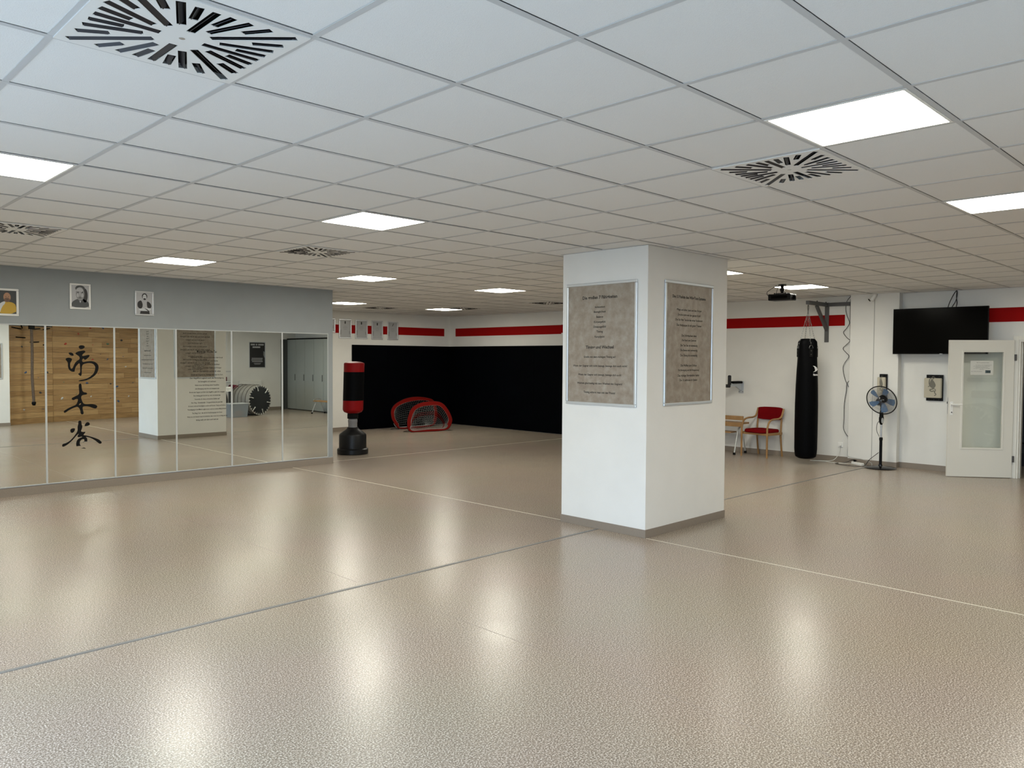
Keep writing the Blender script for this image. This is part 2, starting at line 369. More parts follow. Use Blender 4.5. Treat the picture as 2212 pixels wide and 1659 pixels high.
for n, (ar, i, j, x0, x1, y0, y1) in enumerate(cells):
    w_, d_ = x1-x0, y1-y0
    gap = .014 if (j == 3 and i >= 0) else .0138
    off = -.004 if (j == 3 and 0 <= i) else 0
    if j == 3 and i >= 0: gap = .021
    bx = (.0095, w_-.0095, .0105+off*0, d_-gap, .0025, .016)
    if n < 296 and ar > 0:
        key = (round(w_, 3), round(d_, 3), gap)
        if key not in tmesh:
            o = MB().box(*bx).build('ceiling_tile', tile_m, ce, bevel=.0012); tmesh[key] = o.data
        else:
            o = bpy.data.objects.new('ceiling_tile', tmesh[key]); COL.objects.link(o); o.parent = ce
        o.location = (x0, y0, HC+random.uniform(0, .0015))
    else:
        rest.box(x0+bx[0], x0+bx[1], y0+bx[2], y0+bx[3], HC+bx[4], HC+bx[5])
o = rest.build('ceiling_tile_field', tile_m, ce); o['kind'] = 'stuff'
for i in range(-3, 19):
    x = i*T; ye = YM if x <= XM else YB
    MB().box(x-.012, x+.012, YR, ye, HC, HC+.0024).box(x-.001, x+.001, YR, ye, HC+.0024, HC+.04).build('grid_runner', grid_m, ce)
for j in range(-6, 22):
    y = j*T; xs = XW if y < YM else XM
    w_ = .0085 if j == 4 else .012
    if y > YB: continue
    MB().box(xs, XR, y-w_, y+.012, HC-.0004, HC+.0018).build('grid_tee', grid_m, ce)
MB().box(XW, XR, YR, YR+.02, HC-.001, HC+.002).box(XR-.02, XR, YR, YB, HC-.001, HC+.002).box(XM, XR, YB-.02, YB, HC-.001, HC+.002).box(XW, XM+.02, YM-.02, YM, HC-.001, HC+.002).box(XM, XM+.02, YM, YB, HC-.001, HC+.002).box(XP-.02, XP, YP-.02, YP2+.02, HC-.001, HC+.002).box(XP2, XP2+.02, YP-.02, YP2+.02, HC-.001, HC+.002).box(XP, XP2, YP-.02, YP, HC-.001, HC+.002).box(XP, XP2, YP2, YP2+.02, HC-.001, HC+.002).build('edge_trim', grid_m, ce)

# ------------------------------------------------------------------ mirrors on the grey wall
strip_m = mat('white_mirror_edging', (.47, .485, .48), .5)
mx = [.51, 1.311, 2.103, 2.894, 3.684, 4.48, 5.272]
mlab = ['mirror panel cut by the left edge of the photo, beside the calligraphy panel', 'mirror panel with three large black brush characters', 'mirror panel right of the brush characters reflecting wood and a pillar',
        'mirror panel with many lines of small black writing', 'mirror panel reflecting a black drum, under bare grey wall', 'last mirror panel on the right, reflecting grey lockers']
mirrors = []
for k in range(6):
    a, b = mx[k], mx[k+1]; w_ = b-a
    t = thing('mirror_panel', mlab[k], 'mirror', (a, YM, .108), 0, 'mirror panels on the grey wall'); mirrors.append(t)
    H_ = 1.962
    B('mirror_glass', mirror_m, t, .011, w_-.011, -.006, 0, .012, H_-.012)
    MB().box(0, w_, -.011, 0, 0, .012).box(0, w_, -.011, 0, H_-.012, H_).box(0, .0105, -.011, 0, .012, H_-.012).box(w_-.0105, w_, -.011, 0, .012, H_-.012).build('mirror_edging', strip_m, t)
CA = [[(1.681,1.813),(1.706,1.827),(1.74,1.825),(1.756,1.805),(1.739,1.784),(1.706,1.774),(1.689,1.786)],
 [(1.565,1.727),(1.581,1.736),(1.606,1.732),(1.626,1.709),(1.622,1.692),(1.597,1.694),(1.577,1.707)],
 [(1.529,1.648),(1.544,1.666),(1.581,1.671),(1.608,1.653),(1.597,1.626),(1.584,1.603),(1.582,1.557),(1.593,1.524),(1.612,1.539),(1.635,1.598),(1.658,1.628),(1.688,1.646),(1.695,1.667),(1.682,1.692),(1.647,1.712),(1.645,1.73),(1.676,1.749),(1.722,1.76),(1.756,1.759),(1.76,1.741),(1.739,1.725),(1.719,1.704),(1.726,1.69),(1.751,1.695),(1.793,1.707),(1.81,1.7),(1.797,1.674),(1.759,1.642),(1.746,1.646),(1.738,1.661),(1.724,1.653),(1.718,1.63),(1.729,1.612),(1.775,1.624),(1.835,1.628),(1.881,1.612),(1.913,1.57),(1.91,1.515),(1.884,1.459),(1.833,1.413),(1.773,1.384),(1.714,1.371),(1.668,1.372),(1.689,1.386),(1.748,1.396),(1.807,1.423),(1.85,1.464),(1.872,1.515),(1.872,1.566),(1.843,1.596),(1.792,1.603),(1.741,1.591),(1.718,1.573),(1.714,1.516),(1.715,1.456),(1.702,1.433),(1.677,1.457),(1.673,1.47),(1.694,1.475),(1.697,1.516),(1.695,1.571),(1.691,1.603),(1.666,1.585),(1.645,1.553),(1.634,1.516),(1.634,1.491),(1.595,1.494),(1.567,1.521),(1.557,1.558),(1.559,1.598),(1.547,1.625)]]
CB = [[(1.676,1.328),(1.693,1.345),(1.709,1.337),(1.712,1.296),(1.717,1.254),(1.733,1.231),(1.767,1.228),(1.775,1.211),(1.763,1.2),(1.733,1.199),(1.71,1.19),(1.702,1.163),(1.715,1.121),(1.728,1.088),(1.761,1.078),(1.829,1.082),(1.884,1.064),(1.893,1.04),(1.875,1.018),(1.845,1.024),(1.795,1.049),(1.744,1.055),(1.719,1.047),(1.72,1.015),(1.733,.968),(1.722,.95),(1.697,.956),(1.693,.993),(1.685,1.026),(1.661,1.054),(1.636,1.046),(1.594,1.029),(1.553,1.004),(1.516,.978),(1.504,.988),(1.508,1.006),(1.553,1.036),(1.607,1.061),(1.648,1.077),(1.665,1.123),(1.67,1.15),(1.641,1.151),(1.616,1.133),(1.597,1.143),(1.596,1.161),(1.616,1.174),(1.654,1.192),(1.683,1.209),(1.681,1.269)],
 [(1.677,1.075),(1.683,1.087),(1.697,1.094),(1.703,1.09),(1.695,1.076),(1.683,1.069)]]
CC = [[(1.742,.82),(1.763,.85),(1.788,.85),(1.803,.831),(1.796,.808),(1.767,.802),(1.741,.799)], [(1.573,.757),(1.587,.78),(1.631,.783),(1.628,.753),(1.607,.724),(1.582,.726)],
 [(1.668,.866),(1.684,.877),(1.704,.868),(1.704,.827),(1.716,.799),(1.707,.767),(1.695,.736),(1.724,.726),(1.749,.732),(1.745,.714),(1.719,.688),(1.765,.68),(1.842,.652),(1.91,.619),(1.944,.58),(1.927,.562),(1.905,.568),(1.867,.608),(1.807,.65),(1.744,.67),(1.769,.648),(1.771,.61),(1.76,.556),(1.772,.532),(1.793,.507),(1.787,.495),(1.764,.504),(1.734,.534),(1.696,.519),(1.659,.526),(1.641,.555),(1.641,.601),(1.656,.637),(1.69,.658),(1.711,.663),(1.706,.672),(1.673,.663),(1.654,.672),(1.661,.692),(1.678,.714),(1.648,.692),(1.615,.649),(1.573,.606),(1.532,.573),(1.495,.555),(1.479,.567),(1.487,.592),(1.516,.597),(1.557,.616),(1.607,.663),(1.649,.725),(1.661,.756),(1.658,.797),(1.668,.829)],
 [(1.680,.60),(1.697,.632),(1.731,.640),(1.739,.613),(1.722,.600),(1.714,.588),(1.728,.574),(1.705,.551),(1.687,.561)], [(1.722,.598),(1.732,.592),(1.738,.600),(1.733,.609),(1.725,.606)]]
def smooth(lp, it=1):
    for _ in range(it):
        o = []
        for a, b in zip(lp, lp[1:]+lp[:1]): o += [(a[0]*.75+b[0]*.25, a[1]*.75+b[1]*.25), (a[0]*.25+b[0]*.75, a[1]*.25+b[1]*.75)]
        lp = o
    return lp
for C_ in (CA, CB, CC):
    v, f = flat([smooth(l, 2) for l in C_], .0006)
    MB().add([(x-mx[1], -.0064+z, y-.108) for x, y, z in v], f).build('brush_character', vinyl_black, mirrors[1])
rules = ['Motive der Wu Shu Tao', 'Übernimm die Führung und kontrolliere den Kampf', 'Entschlossenheit und Ruhe', 'Gewinne durch den Willen zur Ausdauer', 'Unterscheide zwischen Geist und Körper', 'Bleib im Gleichgewicht und bei dir selbst', 'Greift der Gegner an, bewege dich mit ihm fort', 'Der Angriff ist zugleich auch die Verteidigung', 'Sei beweglich und wachsam', 'Nutze immer die Richtung deiner Kampflinie', 'Jede Bewegung muss frei und entspannt sein', 'Kommt der Gegner und führt den Angriff, so gehe ihm entgegen', 'Der Anfang geht bei dir los, wenn du bereit bist', 'Vermittle dir deine schwachen Stellen auf', 'Der Weg - Grundtechnik - Fortgeschrittene bis zum Ziel', 'Es kommt nicht auf Schnelligkeit, sondern auf Können, Timing und Kraft an', 'Verteidigung ist das Mittel, es gibt immer mehrere weitere Möglichkeiten', 'Tan, Bong, Fook - das sind die Handbewegungen der Schule', 'Wenn du nicht kannst musst du trainieren, dann musst du es richtig neu tun', 'Erfolg stellt sich dann auch bald ein']
tl = [(3.182,3.467,1.763),(3.096,3.554,1.681),(3.168,3.48,1.634),(3.142,3.509,1.584),(3.116,3.533,1.536),(3.128,3.522,1.487),(3.096,3.553,1.437),(3.083,3.563,1.39),(3.197,3.45,1.342),(3.153,3.496,1.292),(3.153,3.498,1.242),(3.072,3.578,1.193),(3.131,3.516,1.145),(3.145,3.502,1.096),(3.099,3.544,1.047),(3.059,3.589,1.0),(3.045,3.602,.952),(3.109,3.539,.901),(3.04,3.616,.852),(3.166,3.481,.804)]
mb = MB()
for k, (s, (a, b, z)) in enumerate(zip(rules, tl)): mb = MB(); put_text(mb, s, (a+b)/2-mx[3], z-.108, width=b-a, height=.026 if k else .05, bold=.015, y=-.0062); mb.build('text_line', vinyl_black, mirrors[3])

# ------------------------------------------------------------------ framed things
def framed(name, label, cat, loc, rz, w, h, fw, fmat, pmat, group=None, dep=.018):
    """loc = centre on the wall; local x right, z up, -y to the viewer"""
    t = thing(name, label, cat, loc, rz, group); a, c = w/2, h/2
    MB().box(-a, a, -dep, 0, c-fw, c).box(-a, a, -dep, 0, -c, -c+fw).box(-a, -a+fw, -dep, 0, -c+fw, c-fw).box(a-fw, a, -dep, 0, -c+fw, c-fw).build('frame', fmat, t, bevel=min(.006, fw/4))
    B('print', pmat, t, -a+fw, a-fw, -.008, -.001, -c+fw, c-fw)
    return t
snap = mat('snap_frame_aluminium', (.66, .70, .73), .3, metal=.55)
# left pillar poster
pz = (2.448+1.232)/2
t = framed('framed_poster', 'large framed parchment poster with two headings on the left face of the pillar', 'poster', (XP, 2.518, pz), -90, .885, 1.217, .027, snap, parch, 'parchment posters')
def yl(y): return -(y-2.518)
mb = MB(); put_text(mb, 'Die großen 7 Fähigkeiten', yl(2.531), 2.30-pz, width=.437, bold=.03, y=-.0086); mb.build('heading', ink, t)
mb = MB(); put_text(mb, 'Timing und Wechsel', yl(2.527), 1.808-pz, width=.352, bold=.03, y=-.0086); mb.build('heading', ink, t)
mb = MB()
for s, z, w_ in (('Achtsamkeit', 2.205, .13), ('Beweglichkeit', 2.158, .15), ('Balance', 2.108, .085), ('Körpergefühl', 2.058, .145), ('Distanzgefühl', 2.01, .155), ('Timing', 1.962, .08), ('Kampfgeist', 1.912, .125),
                 ('Greife mit dem richtigen Timing an!', 1.712, .40), ('Wenn der Gegner sich nicht bewegt, bewege dich auch nicht!', 1.623, .68), ('Wenn der Gegner sich bewegt, bewege dich auch!', 1.535, .545),
                 ('Wechsle gleichzeitig mit dem Wechsel des Gegners!', 1.449, .57), ('Timing erlernt man mit der Praxis!', 1.359, .40)):
    mb = MB(); put_text(mb, s, yl(2.527), z-pz, width=w_, bold=.022, y=-.0086); mb.build('text_line', ink, t)
pz = (2.458+1.240)/2; xc = (4.948+5.823)/2
t = framed('framed_poster', 'framed parchment poster listing thirteen points on the right face of the pillar', 'poster', (xc, YP, pz), 0, .875, 1.218, .027, snap, parch, 'parchment posters')
mb = MB(); put_text(mb, 'Die 13 Punkte des WingTsun Systems', 5.378-xc, 2.307-pz, width=.60, bold=.03, y=-.0086); mb.build('heading', ink, t)
mb = MB()
for s, z, w_ in (('Pflege und ehre Geist und den Körper', 2.182, .45), ('Drücke nicht mit der ganzen Kraft', 2.132, .41), ('Die Siu Nim Tao ist das erste Fundament', 2.083, .49), ('Die Holzpuppe ist ein guter Trainer', 2.03, .45),
                 ('Die Schrittarbeit üben', 1.928, .27), ('Die Faust zum Zentrum', 1.882, .26), ('Die Tan Sao ist notwendig', 1.831, .31), ('Die Beine sind notwendig', 1.783, .31), ('Die Übung ist notwendig', 1.732, .31),
                 ('Die Waffen zum Schluss', 1.632, .29), ('Die Bewegung und die Entspannung', 1.586, .38), ('Das richtige Verständnis haben', 1.532, .39), ('Die 13 Lektionen im System', 1.486, .32)):
    mb = MB(); put_text(mb, s, 5.38-xc, z-pz, width=w_, bold=.018, y=-.0086); mb.build('text_line', ink, t)
t = framed('framed_poster', 'framed parchment poster on the back of the pillar, seen only in the mirror', 'poster', (5.45, YP2, 1.845), 180, .88, 1.217, .027, snap, parch, 'parchment posters')
mb = MB(); put_text(mb, 'Die Prinzipien der Schule', 0, .47, width=.42, bold=.03, y=-.0086); mb.build('heading', ink, t)
mb = MB()
for k in range(12):
    mb = MB(); put_text(mb, ('Befreie dich von deiner eigenen Kraft', 'Befreie dich von der Kraft des Gegners', 'Nutze die Kraft des Gegners', 'Füge deine Kraft hinzu')[k % 4], 0, .33-k*.068, width=(.5, .62, .4, .3)[k % 4], bold=.018, y=-.0086); mb.build('text_line', ink, t)
t = framed('framed_poster', 'framed parchment poster on the second pillar, seen at the left end of the mirror', 'poster', (2.70, -2.48, 1.56), 180, .88, .86, .027, snap, parch, 'parchment posters')

def layer(t, m, loops, w, h, lv, name='printed_figure'):
    v, f = flat([[((x-.5)*w, (y-.5)*h) for x, y in l] for l in loops], .0)
    return MB().add([(x, -.0084-lv*.0005, y) for x, y, z in v], f).build(name, m, t)
def ell(cx, cy, rx, ry, n=20, a0=0, a1=2*PI): return [(cx+rx*math.cos(a0+(a1-a0)*i/n), cy+ry*math.sin(a0+(a1-a0)*i/n)) for i in range(n)]
ptw = mat('portrait_frame_white', (.72, .72, .70), .35)
dk = mat('print_dark_grey', (.045, .05, .052), .5); lg = mat('print_light_grey', (.42, .42, .43), .5); mg = mat('print_mid_grey', (.22, .22, .22), .5); nb = mat('print_black', (.018, .017, .018), .5)
skin = mat('print_skin', (.40, .22, .13), .5); yel = mat('print_yellow', (.48, .30, .03), .5); wsh = mat('print_white_shirt', (.55, .57, .58), .5)
gp = 'portraits on the grey wall'
t = framed('framed_portrait', 'white framed colour portrait of a bald bearded man in a yellow and white shirt', 'picture', (.862, YM, 2.325), 0, .345, .325, .026, ptw, dk, gp)
w_, h_ = .29, .27
sh = smooth([(.30,0),(.30,.28),(.42,.42),(.60,.55),(.70,.52),(.88,.50),(1,.38),(1,0)], 1)
layer(t, yel, [sh], w_, h_, 1); layer(t, wsh, [smooth([(.28,.0),(.32,.32),(.45,.46),(.60,.55),(.62,.45),(.50,.30),(.42,.0)], 1)], w_, h_, 2)
layer(t, skin, [ell(.68, .72, .13, .20)], w_, h_, 3); layer(t, mat('print_beard', (.16, .09, .06), .5), [ell(.68, .60, .105, .10)], w_, h_, 4)
layer(t, nb, [ell(.64, .74, .022, .012, 8), ell(.73, .74, .022, .012, 8), ell(.685, .61, .04, .012, 8)], w_, h_, 5)
t = framed('framed_portrait', 'white framed grey portrait of an elderly man in a dark high collar jacket', 'picture', (1.706, YM, 2.44), 0, .242, .322, .022, ptw, lg, gp)
w_, h_ = .198, .278
layer(t, dk, [smooth([(.0,0),(.0,.22),(.25,.36),(.45,.40),(.75,.38),(1,.24),(1,0)], 1)], w_, h_, 1); layer(t, nb, [ell(.78, .55, .16, .32)], w_, h_, 1); layer(t, dk, [ell(.50, .86, .28, .14)], w_, h_, 2)
layer(t, mg, [ell(.50, .62, .25, .31)], w_, h_, 3); layer(t, lg, [ell(.47, .78, .20, .11), ell(.36, .55, .07, .09, 12), ell(.62, .55, .07, .09, 12), ell(.49, .62, .035, .11, 10)], w_, h_, 4)
layer(t, nb, [ell(.38, .69, .055, .022, 10), ell(.62, .69, .055, .022, 10), ell(.49, .44, .09, .015, 10)], w_, h_, 5); layer(t, lg, [[(.44,.30),(.50,.20),(.56,.30)]], w_, h_, 5)
t = framed('framed_portrait', 'silver framed grey drawing of a bearded man with crossed arms in a martial arts jacket', 'picture', (2.482, YM, 2.395), 0, .243, .322, .020, silver, lg, gp)
w_, h_ = .203, .282
layer(t, nb, [smooth([(.08,.30),(.06,.50),(.16,.60),(.32,.64),(.42,.40),(.30,.22)], 1), smooth([(.66,.40),(.66,.62),(.86,.54),(.96,.40),(.90,.28),(.72,.24)], 1), [(.22,.0),(.26,.14),(.80,.14),(.84,.0)]], w_, h_, 1)
layer(t, nb, [ell(.52, .83, .17, .145)], w_, h_, 1); layer(t, wsh, [ell(.52, .79, .12, .13)], w_, h_, 2); layer(t, nb, [ell(.52, .70, .085, .045), ell(.47, .82, .03, .01, 8), ell(.58, .82, .03, .01, 8)], w_, h_, 3)
layer(t, wsh, [smooth([(.14,.24),(.16,.16),(.50,.14),(.92,.20),(.94,.27),(.60,.30),(.40,.26)], 1)], w_, h_, 3); layer(t, nb, [smooth([(.46,.26),(.56,.24),(.80,.10),(.84,.12),(.62,.26)], 1)], w_, h_, 4)
# certificates on the back wall
cert = mat('certificate_paper', (.40, .41, .42), .3)
cl = ['cut off certificate frame at the end edge of the grey wall', 'leftmost fully visible silver framed certificate on the red stripe', 'second full silver framed certificate on the red stripe', 'third full silver framed certificate, with a dark crest', 'rightmost silver framed certificate on the red stripe']
for k, (xa, xb, zt, zb) in enumerate(((7.975, 8.312, 2.583, 2.258-.0), (8.407, 8.744, 2.579, 2.131), (8.847, 9.187, 2.576, 2.129), (9.30, 9.625, 2.57, 2.122), (9.753, 10.074, 2.564, 2.122))):
    t = framed('framed_certificate', cl[k], 'certificate', ((xa+xb)/2, YB, (zt+zb)/2), 0, xb-xa, zt-zb, .03, silver, cert, 'framed certificates on the back wall', dep=.02)
    mb = MB(); w_ = xb-xa; c = (zt-zb)/2
    for q, (dz, ww_) in enumerate(((.17, .09), (.20, .11), (.235, .08))): B('printed_line', mg, t, -ww_/2, ww_/2, -.0092, -.0085, c-dz-.003, c-dz+.003)
    mb.box(-w_/2+.045, -w_/2+.06, -.0092, -.0085, -c+.09, -c+.20).box(w_/2-.06, w_/2-.047, -.0092, -.0085, -c+.10, -c+.17); mb.build('printed_lines', mg, t)
    if k: layer(t, nb, [[(.46,.75),(.54,.75),(.56,.86),(.5,.9),(.45,.86)]] if k != 4 else [[(.44,.74),(.5,.76),(.6,.9),(.55,.9)]], w_, zt-zb, 1, 'crest')

# ------------------------------------------------------------------ black wall mats
def pad(name, label, group, *b): return tag(B(name, black_mat, None, *b, bevel=.004), label, 'mat', group)
for k in range(3): pad('wall_mat', ('leftmost black wall mat on the back wall, behind the free standing bag', 'middle black wall mat on the back wall, behind the rear goal', 'black wall mat on the back wall meeting the room corner')[k], 'black mats on the back wall', 8.757+k*.985, 8.757+(k+1)*.985-.002, YB-.03, YB, .005, 1.991)
for k in range(4): pad('wall_mat', ('black mat on the right hand wall touching the room corner', 'second black mat from the corner on the right hand wall', 'third black mat from the corner on the right hand wall', 'black mat on the right hand wall cut by the pillar edge')[k], 'black mats on the right hand wall', XR-.03, XR, YB-.03-(k+1)*1.0+.002, YB-.03-k*1.0, .005, 1.991)

# ------------------------------------------------------------------ free standing punching dummy
t = thing('free_standing_punch_bag', 'free standing punching bag, black with red bands, on a black base', 'punching bag', (6.30, 9.36, 0), 0)
MB().lathe([(.255, 0), (.268, .012), (.27, .085), (.255, .10), (.238, .105), (.236, .33), (.225, .355), (.12, .43), (.098, .455), (.09, .47)], 40).build('base', mat('black_moulded_plastic', (.003, .0033, .004), .42, spec=.3), t, smooth=True)
MB().lathe([(.078, .45), (.078, .55), (.082, .555), (.082, .60), (.076, .605), (.076, .64)], 32).build('neck', mat('grey_sleeve', (.20, .20, .205), .5), t, smooth=True)
ax = Vector((.709, -.705, 0))
def TM(z, sk=.028): return ax*(z-.62)*sk
def lean(prof, n=40):
    m = MB(); rs = []
    for r, z in prof:
        c = TM(z); rs.append([Vector((c.x+r*math.cos(2*PI*i/n), c.y+r*math.sin(2*PI*i/n), z)) for i in range(n)])
    return m.rings(rs)
lean([(.09, .62), (.094, .625), (.094, .70), (.09, .72)]).build('collar', black_rub, t, smooth=True)
lean([(.10, .715), (.15, .735), (.172, .765), (.177, .79), (.177, .94)]).build('lower_band', red_vinyl, t, smooth=True)
lean([(.1785, .94), (.1785, 1.44)]).build('bag_body', black_leather, t, smooth=True)
lean([(.177, 1.44), (.178, 1.585), (.172, 1.598), (.11, 1.618), (.03, 1.624)]).build('upper_band', red_vinyl, t, smooth=True)

# ------------------------------------------------------------------ pop-up goals
def goal(label, loc, ang, ring, depth, stripe, seed):
    t = thing('pop_up_goal', label, 'goal', loc, ang, 'pop-up goals in the corner')
    ring = smooth(ring, 2); n = len(ring); cx = sum(p[0] for p in ring)/n; cz = .30; bw = .095
    lean_ = .18
    def P(a, b, d=0): return Vector((a, b*lean_+d, b))
    inn = []
    for i in range(n):
        x, z = ring[i]; q = Vector((cx-x, cz-z)); q.normalize(); kz = .55 if z < .1 else 1.
        inn.append((x+q.x*bw*kz, z+q.y*bw*kz))
    mb = MB(); vs = [P(*p) for p in ring]+[P(*p) for p in inn]+[P(*p, .012) for p in ring]+[P(*p, .012) for p in inn]
    f1 = [(i, (i+1) % n, (i+1) % n+n, i+n) for i in range(n)]; f2 = [(i+2*n, i+3*n, (i+1) % n+3*n, (i+1) % n+2*n) for i in range(n)]
    f3 = [(i, i+2*n, (i+1) % n+2*n, (i+1) % n) for i in range(n)]; f4 = [(i+n, (i+1) % n+n, (i+1) % n+3*n, i+3*n) for i in range(n)]
    up = [i for i in range(n)]
    mb.add(vs, f1+f2+f3+f4); mb.build('ring_sleeve', red_cloth, t)
    MB().tube([P(x, z, .006) for x, z in ring], .007, 6, closed=True).build('hoop', black_rub, t)
    # net: surface from ring to a back hoop lying on the floor
    NU, NV = 44, 11; rows = []
    def rp(u):
        k = u*n; i = int(k) % n; fr = k-int(k); a, b = inn[i], inn[(i+1) % n]; return a[0]+(b[0]-a[0])*fr, a[1]+(b[1]-a[1])*fr
    for v_ in range(NV+1):
        s = v_/NV; row = []
        for u_ in range(NU):
            x, z = rp(u_/NU); bx = cx+(x-cx)*.75+.1; bz = .02+.10*max(0, z-.1)
            sag = math.sin(s*PI)*.07*(z > .15)
            row.append(Vector((x+(bx-x)*s, z*lean_+depth*math.sin(s*PI/2)*(1 if z > .0 else 1), max(.012, z+(bz-z)*s**1.6-sag))))
        rows.append(row)
    mb = MB(); rs = MB()
    r_ = .0014
    for v_ in range(NV+1):
        for u_ in range(NU):
            a = rows[v_][u_]; tgt = rs if (stripe and 4 <= v_ <= 5) else mb
            for q in ([(v_, (u_+1) % NU)] + ([(v_+1, u_)] if v_ < NV else [])):
                tgt.tube([a, rows[q[0]][q[1]]], r_*(2.2 if tgt is rs else 1), 3, cap=False)
    nn = mb.build('net', white_net, t); nn['kind'] = 'stuff'
    if stripe: rs.build('net_band', red_net, t)
    MB().tube([(cx+.06+math.cos(a)*.42, depth*.52+.05+math.sin(a)*depth*.45, .012) for a in [2*PI*i/28 for i in range(28)]], .005, 5, closed=True).build('floor_hoop', black_rub, t)
    MB().tube([(cx-.5, .0, .02), (cx-.55, .1, .03), (cx-.62, .16, .012)], .007, 5).build('strap', black_rub, t)
    return t
F = [(-.136,.067),(-.141,.242),(-.109,.356),(-.037,.521),(.06,.602),(.223,.668),(.429,.694),(.636,.69),(.762,.648),(.847,.561),(.932,.426),(.984,.284),(.975,.206),(.925,.106),(.849,.03),(.68,.008),(.062,.006),(-.06,.004)]
goal('front pop-up goal with red sleeve and a red net band, leaning before the other', (9.53, 11.81, 0), math.degrees(math.atan2(-.3, 1)), F, .40, True, 1)
G = [(-.06,.004),(-.136,.073),(-.246,.226),(-.263,.342),(-.247,.449),(-.17,.545),(-.027,.623),(.198,.699),(.427,.729),(.661,.728),(.9,.695),(1.082,.647),(1.15,.5),(1.16,.3),(1.08,.1),(.95,.008)]
goal('rear pop-up goal with red sleeve, half hidden behind the front goal', (9.76, 12.56, 0), 3, [(a*1.03, b*1.03) for a, b in G], .26, False, 2)

# ------------------------------------------------------------------ hanging bag and bracket
BX, BY = 11.0, 3.30
t = thing('bag_bracket', 'grey steel wall bracket with diagonal brace holding the long punching bag', 'bracket', (XR, 3.30, 0), 0)
B('wall_post', dark_steel, t, -.02, 0, -.035, .035, 2.0, 2.665, bevel=.003)
B('cross_beam', dark_steel, t, -.045, -.002, -.43, .03, 2.60, 2.66, bevel=.003)
MB().box(-.755, -.02, -.03, .03, 2.60, 2.66).build('arm', dark_steel, t, bevel=.003)
p, q = Vector((-.42, 0, 2.60)), Vector((-.01, 0, 2.20)); d = (q-p).normalized(); nz = Vector((-d.z, 0, d.x))*.026; ny = Vector((0, .02, 0))
MB().add([p-nz-ny, q-nz-ny, q+nz-ny, p+nz-ny, p-nz+ny, q-nz+ny, q+nz+ny, p+nz+ny], [(0,3,2,1),(4,5,6,7),(0,1,5,4),(1,2,6,5),(2,3,7,6),(3,0,4,7)]).build('brace', dark_steel, t)
for x in (-.40, -.06): MB().lathe([(.012, 2.66), (.012, 2.675), (.004, 2.68)], 8, Matrix.Translation((x, 0, 0))).build('bolt', dark_steel, t)
t = thing('punching_bag', 'long black punching bag hanging on chains from the wall bracket', 'punching bag', (BX, BY, .085), 0)
n = 32; rs = []
prof = [(.0, .05, 0), (.06, .002, 0), (.12, .012, 0), (.16, .04, 0), (.170, .085, 0), (.177, .17, 0), (.179, .60, 0), (.178, .9, 0), (.171, 1.2, 0), (.163, 1.45, .02), (.152, 1.68, .07), (.150, 1.86, .12), (.146, 1.908, .12), (.110, 1.957, .08), (.05, 1.96, 0)]
for r, z, w in prof[1:]:
    rs.append([Vector((r*(1+w*math.cos(4*(2*PI*i/n)+.6))*math.cos(2*PI*i/n), r*(1+w*math.cos(4*(2*PI*i/n)+.6))*math.sin(2*PI*i/n), z)) for i in range(n)])
MB().rings(rs).build('bag_body', black_leather, t, smooth=True)
def link_chain(a, b, nl, r=.011, w=.0026):
    m = MB(); a, b = Vector(a), Vector(b); L = (b-a).length/nl; d = (b-a).normalized(); u = d.cross(Vector((.3, .9, .1))).normalized(); v2 = d.cross(u)
    for k in range(nl):
        c = a+d*L*(k+.5); s = u if k % 2 else v2
        m.tube([c+d*math.cos(t_)*L*.62+s*math.sin(t_)*r*.75 for t_ in [2*PI*i/10 for i in range(10)]], w, 4, closed=True)
    return m
top = Vector((0, 0, 2.40))
for k in range(4):
    a = -2.35+k*PI/2; e_ = Vector((.135*math.cos(a), .135*math.sin(a), 1.87)); link_chain(top, e_, 15, w=.0022).build('chain', chrome, t)
    o2 = Vector((.156*math.cos(a), .156*math.sin(a), 0)); tn = Vector((-math.sin(a), math.cos(a), 0))
    MB().tube([Vector((o2.x, o2.y, 1.80))+tn*.03*math.cos(w)+Vector((0, 0, .05*abs(math.sin(w)))) for w in [PI*i/8 for i in range(9)]], .004, 5).build('d_ring', chrome, t)
    M = Matrix.Translation((o2.x, o2.y, 0)) @ Matrix.Rotation(a, 4, 'Z')
    sp = MB().box(-.004, .006, -.026, .026, 1.66, 1.80, M).build('strap', black_rub, t)
    for zz in (1.70, 1.76): MB().box(.006, .009, -.006, .006, zz-.006, zz+.006, M).build('rivet', chrome, sp)
link_chain((0, 0, 2.435), (0, 0, 2.39), 2, .014, .004).build('chain', chrome, t)
MB().tube([(.018*math.cos(a), 0, 2.465+.040*math.sin(a)) for a in [2*PI*i/12 for i in range(12)]], .006, 6, closed=True).build('carabiner', chrome, t)
def wrapf(l, z, R=.167):
    l -= .030
    a = math.asin(max(-.999, min(.999, l/R))); c0 = math.radians(-135)   # toward camera
    vd = Vector((-.709, -.705, 0)).normalized(); rt = Vector((.705, -.709, 0))
    p_ = vd*math.cos(a)*R*1.02+rt*math.sin(a)*R*1.02; return (p_.x, p_.y, z)
em = [(.06,1.52),(.10,1.513),(.135,1.49),(.160,1.462),(.135,1.437),(.10,1.425),(.062,1.413),(.09,1.43),(.103,1.447),(.095,1.475),(.082,1.503)]
v, f = flat([em], 0.); wh = mat('white_print', (.8, .8, .8), .5)
MB().add([wrapf(x, z) for x, z, _ in v], f).build('emblem', wh, t)
mb = MB(); put_text(mb, 'Hammer', .118, 1.375, width=.10, height=.045, bold=.04, f=lambda a, b: wrapf(a, b, .169)); mb.build('lettering', wh, t)

